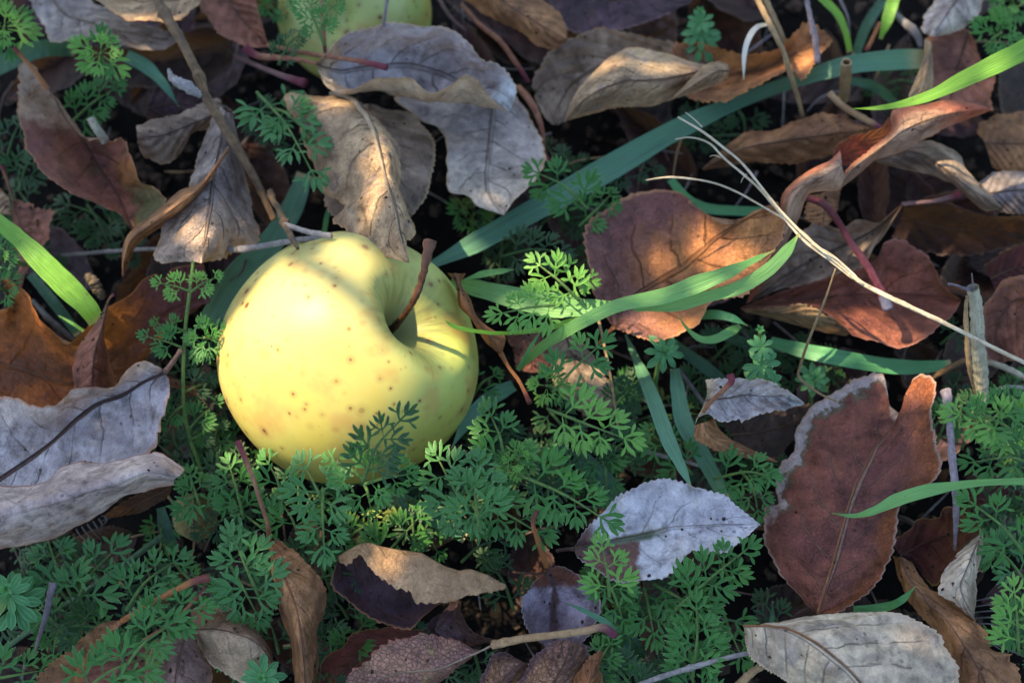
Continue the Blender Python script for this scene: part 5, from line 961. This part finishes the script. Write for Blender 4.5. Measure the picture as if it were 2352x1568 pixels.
FR([('dark herb frond standing against the lower yellow face of the apple', (832,1110), (922,962), (60,74), 74, 4, 'dark', {'spread':58}),
    ('herb frond at the lower left foot of the apple with blunt bluish leaflets', (745,1165), (708,1085), (52,56), 76, 4, 'blue'),
    ('thick herb frond hanging below the bluish one at the apple foot', (742,1120), (744,1250), (54,50), 74, 5, 'blue'),
    ('herb frond fanning out along the bottom of the apple', (840,1105), (770,1060), (58,60), 56, 3, 'mid'),
    ('herb frond fanning right along the bottom of the apple', (835,1112), (930,1090), (58,58), 62, 3, 'mid'),
    ('small herb frond dropping below the bottom of the apple', (838,1115), (850,1160), (54,50), 52, 2, 'mid'),
    ('herb frond below right of the apple bottom, first of the long row', (1080,1180), (1010,1060), (48,50), 76, 4, 'blue'),
    ('herb frond below right of the apple bottom, second of the long row', (1100,1215), (1095,1080), (50,54), 82, 4, 'blue'),
    ('herb frond lying flat over the teal blade below the apple', (1150,1120), (1050,1190), (46,46), 72, 4, 'blue'),
    ('big herb frond right of the yellow green tuft', (1160,1080), (1130,960), (44,50), 74, 4, 'mid'),
    ('herb frond reaching to the left end of the pale blue grey leaf', (1190,1090), (1385,1190), (48,54), 86, 5, 'mid'),
    ('herb frond under the reaching one, left of the pale blue grey leaf', (1080,1150), (1240,1225), (38,42), 74, 4, 'mid'),
    ('bright herb frond right of the thin brown leaf under the long green blade', (1260,940), (1440,1008), (46,52), 76, 5, 'lit'),
    ('upright herb frond on the thin brown leaf right of the apple', (1270,900), (1370,800), (44,50), 78, 4, 'mid'),
    ('bright herb frond crossing the broad green blade right of the apple', (1290,700), (1150,720), (54,58), 62, 4, 'lit'),
    ('bright herb frond upper side of the broad green blade right of the apple', (1330,690), (1240,610), (52,58), 64, 3, 'lit'),
    ('bright herb frond ending at the left edge of the orange brown leaf', (1285,655), (1345,640), (46,50), 54, 2, 'lit'),
    ('dim herb frond above the broad green blade, right of the apple stalk', (1150,590), (1290,580), (28,32), 60, 4, 'dark'),
    ('herb frond lying across the long teal blade above the apple', (1350,480), (1240,400), (38,42), 74, 4, 'mid'),
    ('herb frond below the long teal blade near the orange brown leaf tip', (1330,520), (1400,450), (32,34), 56, 3, 'mid'),
    ('dim herb frond behind the top of the orange brown leaf', (1400,400), (1500,390), (16,20), 56, 3, 'dark'),
    ('dark herb frond in front of the brown patch of the pale blue grey leaf', (1400,1370), (1385,1265), (48,54), 62, 3, 'lit'),
    ('herb frond falling below the pale blue grey leaf base', (1395,1330), (1430,1420), (36,34), 56, 2, 'mid')], 'herb fronds around the apple')
FR([('long herb frond under the right end of the pale blue grey leaf', (1550,1400), (1710,1265), (36,40), 80, 5, 'mid'),
    ('herb frond with fresh leaflets above the bottom grey stick', (1590,1560), (1600,1400), (34,40), 74, 4, 'mid'),
    ('spreading herb frond between the pale blue grey leaf and the pale tan leaf', (1500,1340), (1640,1440), (30,34), 70, 4, 'mid'),
    ('herb frond between pale blue grey leaf and the small round lilac leaf', (1480,1350), (1500,1450), (26,30), 66, 3, 'mid'),
    ('herb frond at the bottom edge right of the golden brown leaf', (1460,1600), (1400,1520), (28,32), 60, 3, 'dark'),
    ('herb frond at the bottom edge over the grey fibrous stick', (1620,1640), (1560,1500), (26,30), 66, 4, 'mid'),
    ('herb frond by the left tip of the big pale tan leaf', (1660,1400), (1700,1500), (22,26), 66, 3, 'mid'),
    ('herb frond between the two teal blades and the silvery crinkled leaf', (1590,1090), (1500,1000), (28,30), 66, 4, 'mid'),
    ('herb frond above the right end of the pale blue grey leaf', (1640,1100), (1760,1090), (30,36), 62, 4, 'mid'),
    ('herb frond dropping beside the big red brown leaf', (1700,1080), (1740,1170), (28,28), 56, 3, 'mid'),
    ('dark herb frond under the big red brown leaf base', (1800,1500), (1760,1390), (14,18), 66, 4, 'dark'),
    ('herb frond below the tan stalk near the bottom edge', (1340,1560), (1400,1480), (28,34), 56, 3, 'mid'),
    ('bright herb frond at the right edge, middle', (2352,1010), (2200,950), (36,44), 76, 4, 'lit'),
    ('herb frond at the right edge, right of the pinkish stem', (2230,1000), (2320,920), (40,44), 74, 4, 'mid'),
    ('herb frond close left of the pinkish upright stem', (2150,1020), (2165,940), (30,34), 50, 3, 'mid'),
    ('herb frond near the right edge above the arching blade', (2360,1060), (2240,1060), (34,36), 66, 4, 'mid'),
    ('large herb frond at the right edge under the arching blade', (2352,1270), (2240,1160), (38,44), 78, 4, 'mid'),
    ('herb frond at the right edge beside the pale tan flap', (2352,1330), (2270,1250), (28,30), 66, 3, 'blue'),
    ('sunlit yellow green herb frond at the lower right edge', (2340,1500), (2330,1360), (40,46), 62, 4, 'lit'),
    ('herb frond low at the right edge near the corner', (2352,1420), (2290,1450), (34,34), 60, 3, 'mid'),
    ('small dim herb frond between the glossy red leaf and the hollow stem', (2160,790), (2215,760), (18,20), 50, 3, 'dark')], 'herb fronds of the right side')
FR([('herb frond with pale tips under the rolled speckled leaf', (165,1370), (110,1240), (32,38), 74, 4, 'blue'),
    ('herb frond right of the shrivelled lilac stem, bottom left', (175,1390), (255,1270), (30,36), 78, 4, 'blue'),
    ('herb frond across the green slanting stem, bottom left', (290,1400), (400,1290), (28,34), 72, 5, 'blue'),
    ('large clear herb frond left of the brown hanging leaf', (600,1380), (545,1255), (40,46), 86, 4, 'blue'),
    ('herb frond left of the hanging leaf, lower one', (530,1300), (585,1400), (42,40), 74, 3, 'blue'),
    ('herb frond on the tan leaf with the orange stalk, bottom left', (270,1560), (380,1440), (44,50), 84, 5, 'mid'),
    ('herb frond at the bottom edge left of the brown purple leaf', (180,1600), (330,1510), (42,46), 80, 5, 'mid'),
    ('herb frond ending over the darker half of the speckled tan leaf', (340,1440), (450,1400), (44,48), 66, 4, 'mid'),
    ('herb frond in the bottom left corner', (-20,1560), (90,1540), (30,34), 70, 4, 'mid'),
    ('herb frond at the left edge above the bottom left corner', (-30,1460), (30,1400), (28,30), 64, 3, 'dark'),
    ('dark herb frond left of the slanting orange stalk', (230,1440), (150,1440), (24,26), 66, 4, 'dark'),
    ('herb frond above the small olive leaf', (470,1190), (440,1100), (32,36), 62, 4, 'mid'),
    ('bright herb frond over the small olive leaf', (470,1135), (420,1165), (34,34), 50, 2, 'mid'),
    ('herb frond left of the thin red stalk, below the apple', (560,1190), (530,1080), (34,38), 66, 4, 'mid'),
    ('herb frond right of the thin red stalk, below the apple', (650,1150), (620,1070), (36,40), 66, 3, 'mid'),
    ('herb frond behind the thin red stalk, level with the hanging leaf top', (640,1240), (560,1180), (30,32), 72, 4, 'blue'),
    ('herb frond between the thin red stalk and the bluish herbs', (690,1240), (650,1160), (32,36), 66, 3, 'mid'),
    ('dim herb frond above the boat shaped leaf', (860,1300), (960,1190), (24,30), 72, 3, 'mid'),
    ('dim herb frond under the fronds right of the boat shaped leaf', (1060,1290), (1140,1240), (24,28), 66, 3, 'dark'),
    ('dark herb frond between the boat shaped leaf and the round lilac leaf', (1180,1400), (1120,1290), (16,18), 66, 3, 'dark'),
    ('small herb frond above the maroon leaf, bottom edge', (800,1520), (830,1440), (20,26), 60, 2, 'mid'),
    ('dark herb frond between the hanging leaf and the boat shaped leaf', (800,1420), (770,1380), (16,18), 56, 3, 'dark'),
    ('dark herb frond left of the hanging leaf, bottom edge', (640,1500), (620,1430), (22,26), 56, 3, 'dark'),
    ('tiny herb tip at the bottom edge beside the hanging leaf', (760,1600), (755,1540), (26,28), 46, 2, 'dark')], 'herb fronds of the lower left')
# undergrowth: more fronds low down, filling each herb patch
fr2 = random.Random(11)
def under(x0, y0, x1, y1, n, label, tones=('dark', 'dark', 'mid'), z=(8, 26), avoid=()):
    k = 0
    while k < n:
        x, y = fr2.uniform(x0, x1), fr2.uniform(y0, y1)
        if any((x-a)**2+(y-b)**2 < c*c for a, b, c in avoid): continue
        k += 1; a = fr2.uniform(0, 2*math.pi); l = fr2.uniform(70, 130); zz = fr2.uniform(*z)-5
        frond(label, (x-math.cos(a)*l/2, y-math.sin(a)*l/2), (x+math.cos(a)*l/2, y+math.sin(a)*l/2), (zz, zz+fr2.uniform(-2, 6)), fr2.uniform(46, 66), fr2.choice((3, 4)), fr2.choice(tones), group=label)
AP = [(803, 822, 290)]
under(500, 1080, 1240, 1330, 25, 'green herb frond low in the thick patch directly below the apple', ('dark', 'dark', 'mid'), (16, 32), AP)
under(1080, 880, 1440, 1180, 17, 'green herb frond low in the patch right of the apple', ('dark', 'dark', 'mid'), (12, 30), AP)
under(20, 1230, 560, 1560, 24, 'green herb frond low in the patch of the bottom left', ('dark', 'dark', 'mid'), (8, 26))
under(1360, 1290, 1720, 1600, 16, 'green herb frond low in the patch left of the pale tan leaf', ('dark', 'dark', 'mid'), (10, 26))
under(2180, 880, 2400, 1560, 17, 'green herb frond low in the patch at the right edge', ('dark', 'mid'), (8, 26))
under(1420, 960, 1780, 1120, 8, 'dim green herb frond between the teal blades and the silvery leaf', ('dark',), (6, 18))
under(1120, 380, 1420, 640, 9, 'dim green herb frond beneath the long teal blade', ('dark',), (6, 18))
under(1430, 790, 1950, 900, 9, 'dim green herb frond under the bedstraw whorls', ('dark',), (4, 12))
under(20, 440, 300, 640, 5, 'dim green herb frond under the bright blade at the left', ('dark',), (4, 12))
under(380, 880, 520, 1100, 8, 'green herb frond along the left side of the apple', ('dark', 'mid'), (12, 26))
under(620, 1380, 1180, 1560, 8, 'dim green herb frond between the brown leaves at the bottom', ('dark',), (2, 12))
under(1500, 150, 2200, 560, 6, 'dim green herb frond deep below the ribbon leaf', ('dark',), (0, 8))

GW = 'bedstraw whorls'
bedstraw('small bedstraw whorl above the tapering teal blade, below the orange brown leaf', (1532,806), 40, 44, 'mid', 3)
bedstraw('tall stacked bedstraw whorl right of the hooked blade', (1746,757), 46, 42, 'mid', 4, (0, 1), 1.3)
bedstraw('lower bedstraw whorl of the pair right of the hooked blade', (1742,822), 34, 46, 'mid', 3, (0.1, 1), 1.0)
bedstraw('small dim bedstraw whorl under the thin bent straw', (1872,868), 26, 40, 'mid', 3)
bedstraw('bedstraw whorl cut by the left edge, lower left', (14,1352), 46, 62, 'mid', 4, (.3, .6), 0.6)
bedstraw('blurred bedstraw whorl near the top edge, upper right', (1608,28), 34, 44, 'mid', 4, (0, 1), 0.8)
bedstraw('bedstraw whorl at the bottom edge over the hanging leaf', (600,1556), 44, 46, 'mid', 3)
bedstraw('dark bedstraw whorl in the shade between the green blades, centre right', (1440,905), 16, 52, 'dark', 3)
bedstraw('dark bedstraw whorl below the tall stacked one', (1690,900), 12, 44, 'dark', 2)

# ================================================================ hidden leaf litter, low, mostly in shade-darkened colours
fl = random.Random(23)
def low_leaf(x, y, ang, L, Wd, z, mat, label, group):
    ca, sa = math.cos(ang), math.sin(ang)
    def q(u, v): return (x+(u*ca-v*sa), y+(u*sa+v*ca))
    ed = [(-.5, 0.0), (-.36, .34), (-.1, .5), (.15, .44), (.34, .24), (.5, 0)]
    k1, k2 = fl.uniform(.6, 1.1), fl.uniform(.6, 1.1); bend = fl.uniform(-.2, .2)*Wd
    A = [q(u*L, v*Wd*k1+bend*u*u*4) for u, v in ed]; C = [q(u*L, -v*Wd*k2+bend*u*u*4) for u, v in ed]
    Bm = [q(u*L, bend*u*u*4) for u, v in ed]
    zl, zr = fl.uniform(-2, 9), fl.uniform(-2, 12)
    leaf(label, [A, Bm, C], [(z, z+zl, z+2), (z, z-1, z+3), (z, z+zr, z+2)], mat, serr=(24, 0.7), crump=1.3, quilt=0.12, rib=0, nu=60, nv=14, group=group)
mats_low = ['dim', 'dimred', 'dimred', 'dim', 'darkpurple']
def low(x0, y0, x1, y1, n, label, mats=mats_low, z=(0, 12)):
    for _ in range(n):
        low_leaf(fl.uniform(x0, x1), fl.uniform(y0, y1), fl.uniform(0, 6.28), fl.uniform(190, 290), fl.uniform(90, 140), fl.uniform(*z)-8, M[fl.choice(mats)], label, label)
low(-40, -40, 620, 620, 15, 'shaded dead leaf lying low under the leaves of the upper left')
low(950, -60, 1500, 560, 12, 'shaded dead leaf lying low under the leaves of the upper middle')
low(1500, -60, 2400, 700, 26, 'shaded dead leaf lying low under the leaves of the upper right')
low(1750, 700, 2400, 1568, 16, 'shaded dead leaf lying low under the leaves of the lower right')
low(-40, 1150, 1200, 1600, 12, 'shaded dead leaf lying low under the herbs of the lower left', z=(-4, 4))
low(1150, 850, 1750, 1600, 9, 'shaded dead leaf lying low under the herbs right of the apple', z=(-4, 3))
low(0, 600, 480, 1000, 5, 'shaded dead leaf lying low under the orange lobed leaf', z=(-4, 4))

# crumbs of rotted leaf and grit on the soil: nobody could count them
V, F = [], []; rc = random.Random(31)
for _ in range(5200):
    x, y = rc.uniform(-.19, .19), rc.uniform(-.14, .16); z = ground_z(x, y)+rc.uniform(0, .0015); s = rc.choice((.0006, .001, .0016, .0028))*rc.uniform(.6, 1.4)
    a = rc.uniform(0, 6.28); n_ = Vector((rc.uniform(-.7, .7), rc.uniform(-.7, .7), 1)).normalized(); e = n_.orthogonal().normalized(); f = n_.cross(e); c = Vector((x, y, z)); i0 = len(V)
    for k in range(5):
        b = a+k*1.257; r_ = s*rc.uniform(.5, 1.2); V.append(c+e*math.cos(b)*r_+f*math.sin(b)*r_)
    V.append(c+n_*s*rc.uniform(.2, .6)); V.append(c-n_*s*rc.uniform(.2, .6))
    for k in range(5): F += [(i0+k, i0+(k+1) % 5, i0+5), (i0+(k+1) % 5, i0+k, i0+6)]
for c, n_ in GRIT:
    s = rc.choice((.00018, .00028, .00045))*rc.uniform(.7, 1.4); e = n_.orthogonal().normalized() if n_.length > 0 else Vector((1, 0, 0)); f = n_.cross(e); i0 = len(V); c = c+n_*s*.3
    for k in range(5):
        b = k*1.257; r_ = s*rc.uniform(.6, 1.3); V.append(c+e*math.cos(b)*r_+f*math.sin(b)*r_)
    V.append(c+n_*s*.5); V.append(c-n_*s*.5)
    for k in range(5): F += [(i0+k, i0+(k+1) % 5, i0+5), (i0+(k+1) % 5, i0+k, i0+6)]
gq = G('crumb_surface'); gp = gq.n('ShaderNodeNewGeometry'); cn = gq.noise(gp.outputs['Position'], 380, 2)
crm = gq.bsdf(gq.mix(gq.rng(cn, .35, .65), (0.010, 0.007, 0.005), (0.050, 0.032, 0.020)), 0.9, None, 0.15)
cr_ = mkobj('leaf_crumbs', V, F, crm, None, smooth=False); tag(cr_, 'crumbs of rotted leaf and grit on the dark soil and the leaves', 'leaf crumbs', kind='stuff')

# grass far outside the picture: nobody could count it
V, F, UV = [], [], []; rg = random.Random(9)
for _ in range(9000):
    r = rg.uniform(0.24, 1.0)**1.0*2.2; a = rg.uniform(0, 2*math.pi); x, y = r*math.cos(a)*1.15, r*math.sin(a)
    if abs(x) < 0.25 and abs(y) < 0.20: continue
    h = rg.uniform(.02, .05); b = rg.uniform(0, 6.28); d = Vector((math.cos(b), math.sin(b), 0)); s = Vector((-d.y, d.x, 0))*0.0016*rg.uniform(.6, 1.3)*(1+r)
    p = Vector((x, y, -.018)); i0 = len(V)
    for t, k in ((0, 1), (.5, .9), (1, .05)):
        c = p+d*(h*.8*t*t)+Vector((0, 0, h*t*(1-.25*t))); V += [c-s*k, c+s*k]; UV += [(t*.8, 0.3), (t*.8, 0.8)]
    F += [(i0, i0+1, i0+3, i0+2), (i0+2, i0+3, i0+5, i0+4)]
gs = mkobj('grass', V, F, B['mid'], None, uvs=UV); tag(gs, 'short grass of the surrounding meadow', 'grass', kind='stuff')

# ================================================================ the bush added out of view and shaped to dapple the sun
# Gaps left in its leaves wherever a sun patch is wanted are listed by the spot of ground they light: (x, y, z, radius across, radius down)
LIT = [(1480,560,34,150,60),(1500,620,32,90,40),(1640,650,40,90,60),(1350,110,40,40,30),(470,590,50,100,20),(960,480,50,30,60),(250,470,40,60,40),(640,1290,44,20,60),(2000,330,48,90,40),(1830,470,44,50,40),(990,1290,46,90,26),(2090,1440,52,80,34),(330,850,48,50,30),(290,1060,58,90,24),(760,780,66,320,300),(700,980,34,260,180),(700,600,66,150,80),(1010,720,60,90,110),(1500,575,30,150,50),(1600,560,34,120,60),(1510,745,38,110,35),(1700,560,46,80,60),
       (850,400,60,80,150),(780,250,44,90,40),(1500,150,48,140,55),(1640,165,44,70,40),(1800,140,36,110,60),(1700,210,34,60,20),(310,95,40,110,26),(380,15,46,100,40),
       (230,130,56,60,70),(20,50,52,80,80),(85,230,46,50,90),(450,520,50,55,70),(520,500,50,40,70),(420,655,52,90,40),(110,600,45,110,110),(30,520,46,50,40),
       (2200,190,62,190,60),(1930,50,34,60,60),(2050,20,32,40,50),(2130,170,44,40,110),(2150,50,38,40,30),(2040,340,50,110,90),(1880,420,50,80,60),(1350,690,48,180,80),(1230,640,54,110,90),
       (1600,650,60,180,50),(1760,590,60,80,60),(1190,1055,48,50,45),(1100,420,34,70,60),(2230,1108,60,70,14),(2330,1380,44,50,70),(900,200,52,170,36),(450,560,50,80,50),(1150,470,36,60,40),(740,175,50,40,50),(1450,150,44,120,45),(1560,210,36,60,20),(2000,780,34,70,30),(2180,270,44,90,40),(830,560,60,60,60),(1850,500,66,120,80),
       (2280,75,46,60,50),(280,650,34,80,50),(50,700,34,50,60),(1150,755,60,110,20),(800,138,52,110,20),(760,150,52,60,60),(200,300,44,20,40),(1930,810,26,20,20),(2050,700,64,200,110),
       (620,440,48,60,110),(700,535,58,70,30),(985,560,78,30,40),(1340,800,46,50,60),(890,60,40,90,50),(460,340,54,20,120)]
sun = SUN_DIR; A1 = sun.cross(Vector((0, 0, 1))).normalized(); A2 = A1.cross(sun).normalized()
lit = []
for x, y, z, rx, ry in LIT:
    c = P(x, y, z); a = P(x+rx, y, z)-c; b = P(x, y+ry, z)-c
    lit.append((c.dot(A1), c.dot(A2), (a.dot(A1), a.dot(A2)), (b.dot(A1), b.dot(A2))))
def is_lit(s, t, m=1.0):
    for c1, c2, a, b in lit:
        det = a[0]*b[1]-a[1]*b[0]
        if abs(det) < 1e-12: continue
        ds, dt = s-c1, t-c2
        u = (ds*b[1]-dt*b[0])/det; v = (-ds*a[1]+dt*a[0])/det
        if u*u+v*v < m: return True
    return False
bm_ = G('shadebush_leaf'); oi = bm_.n('ShaderNodeNewGeometry'); nn = bm_.noise(oi.outputs['Position'], 40, 3)
shadebush_mat = bm_.bsdf(bm_.mix(nn, (0.03, 0.09, 0.02), (0.06, 0.14, 0.03)), 0.5, None, 0.3, 0.0)
V, F = [], []; rb = random.Random(77)
# extent of the picture's world seen along the sun
cs = [P(x, y, z) for x in (-150, 2500) for y in (-150, 1720) for z in (0, 80)]
s0, s1 = min(c.dot(A1) for c in cs), max(c.dot(A1) for c in cs); t0, t1 = min(c.dot(A2) for c in cs), max(c.dot(A2) for c in cs)
BD = 0.85; step = 0.0085
ns_, nt_ = int((s1-s0)/step)+1, int((t1-t0)/step)+1
for layer in range(2):
    for i in range(ns_):
        for j in range(nt_):
            s = s0+(i+.5*layer+rb.uniform(-.4, .4))*step; t = t0+(j+.5*layer+rb.uniform(-.4, .4))*step
            if is_lit(s, t): continue
            if rb.random() < 0.045: continue
            c = A1*s+A2*t+sun*(BD+rb.uniform(-.06, .06)+0.08*layer)
            L = rb.uniform(.010, .016); a = rb.uniform(0, 6.28)
            n = (sun+A1*rb.uniform(-.6, .6)+A2*rb.uniform(-.6, .6)).normalized(); e = n.orthogonal().normalized(); f = n.cross(e)
            d = e*math.cos(a)+f*math.sin(a); g_ = n.cross(d); i0 = len(V)
            V += [c-d*L, c-d*L*.3+g_*L*.42, c+d*L*.4+g_*L*.36, c+d*L, c+d*L*.4-g_*L*.36, c-d*L*.3-g_*L*.42]
            F.append((i0, i0+1, i0+2, i0+3, i0+4, i0+5))
bc = sum(V, Vector())/len(V); base = Vector((bc.x*1.02, bc.y*1.02, -0.004))
shadebush = empty('shadebush', base)
mkobj('foliage', V, F, shadebush_mat, shadebush, origin=base, smooth=False)
tv, tf = [], []
for k in range(9):
    e = bc+A1*rb.uniform(-.16, .16)+A2*rb.uniform(-.12, .12)+sun*rb.uniform(.18, .3)
    m_ = base.lerp(e, .5)+sun*0.12
    vs_, fs_, _ = tube_data([base, m_, e], (.012, .007, .003), sides=7, n=16, jit=.2, seed=k); i0 = len(tv); tv += vs_; tf += [tuple(q+i0 for q in f) for f in fs_]
mkobj('branches', tv, tf, S['bark'], shadebush, origin=base)
tag(shadebush, 'leafy green bush added unseen beyond the left of the litter to dapple its light', 'shadebush')
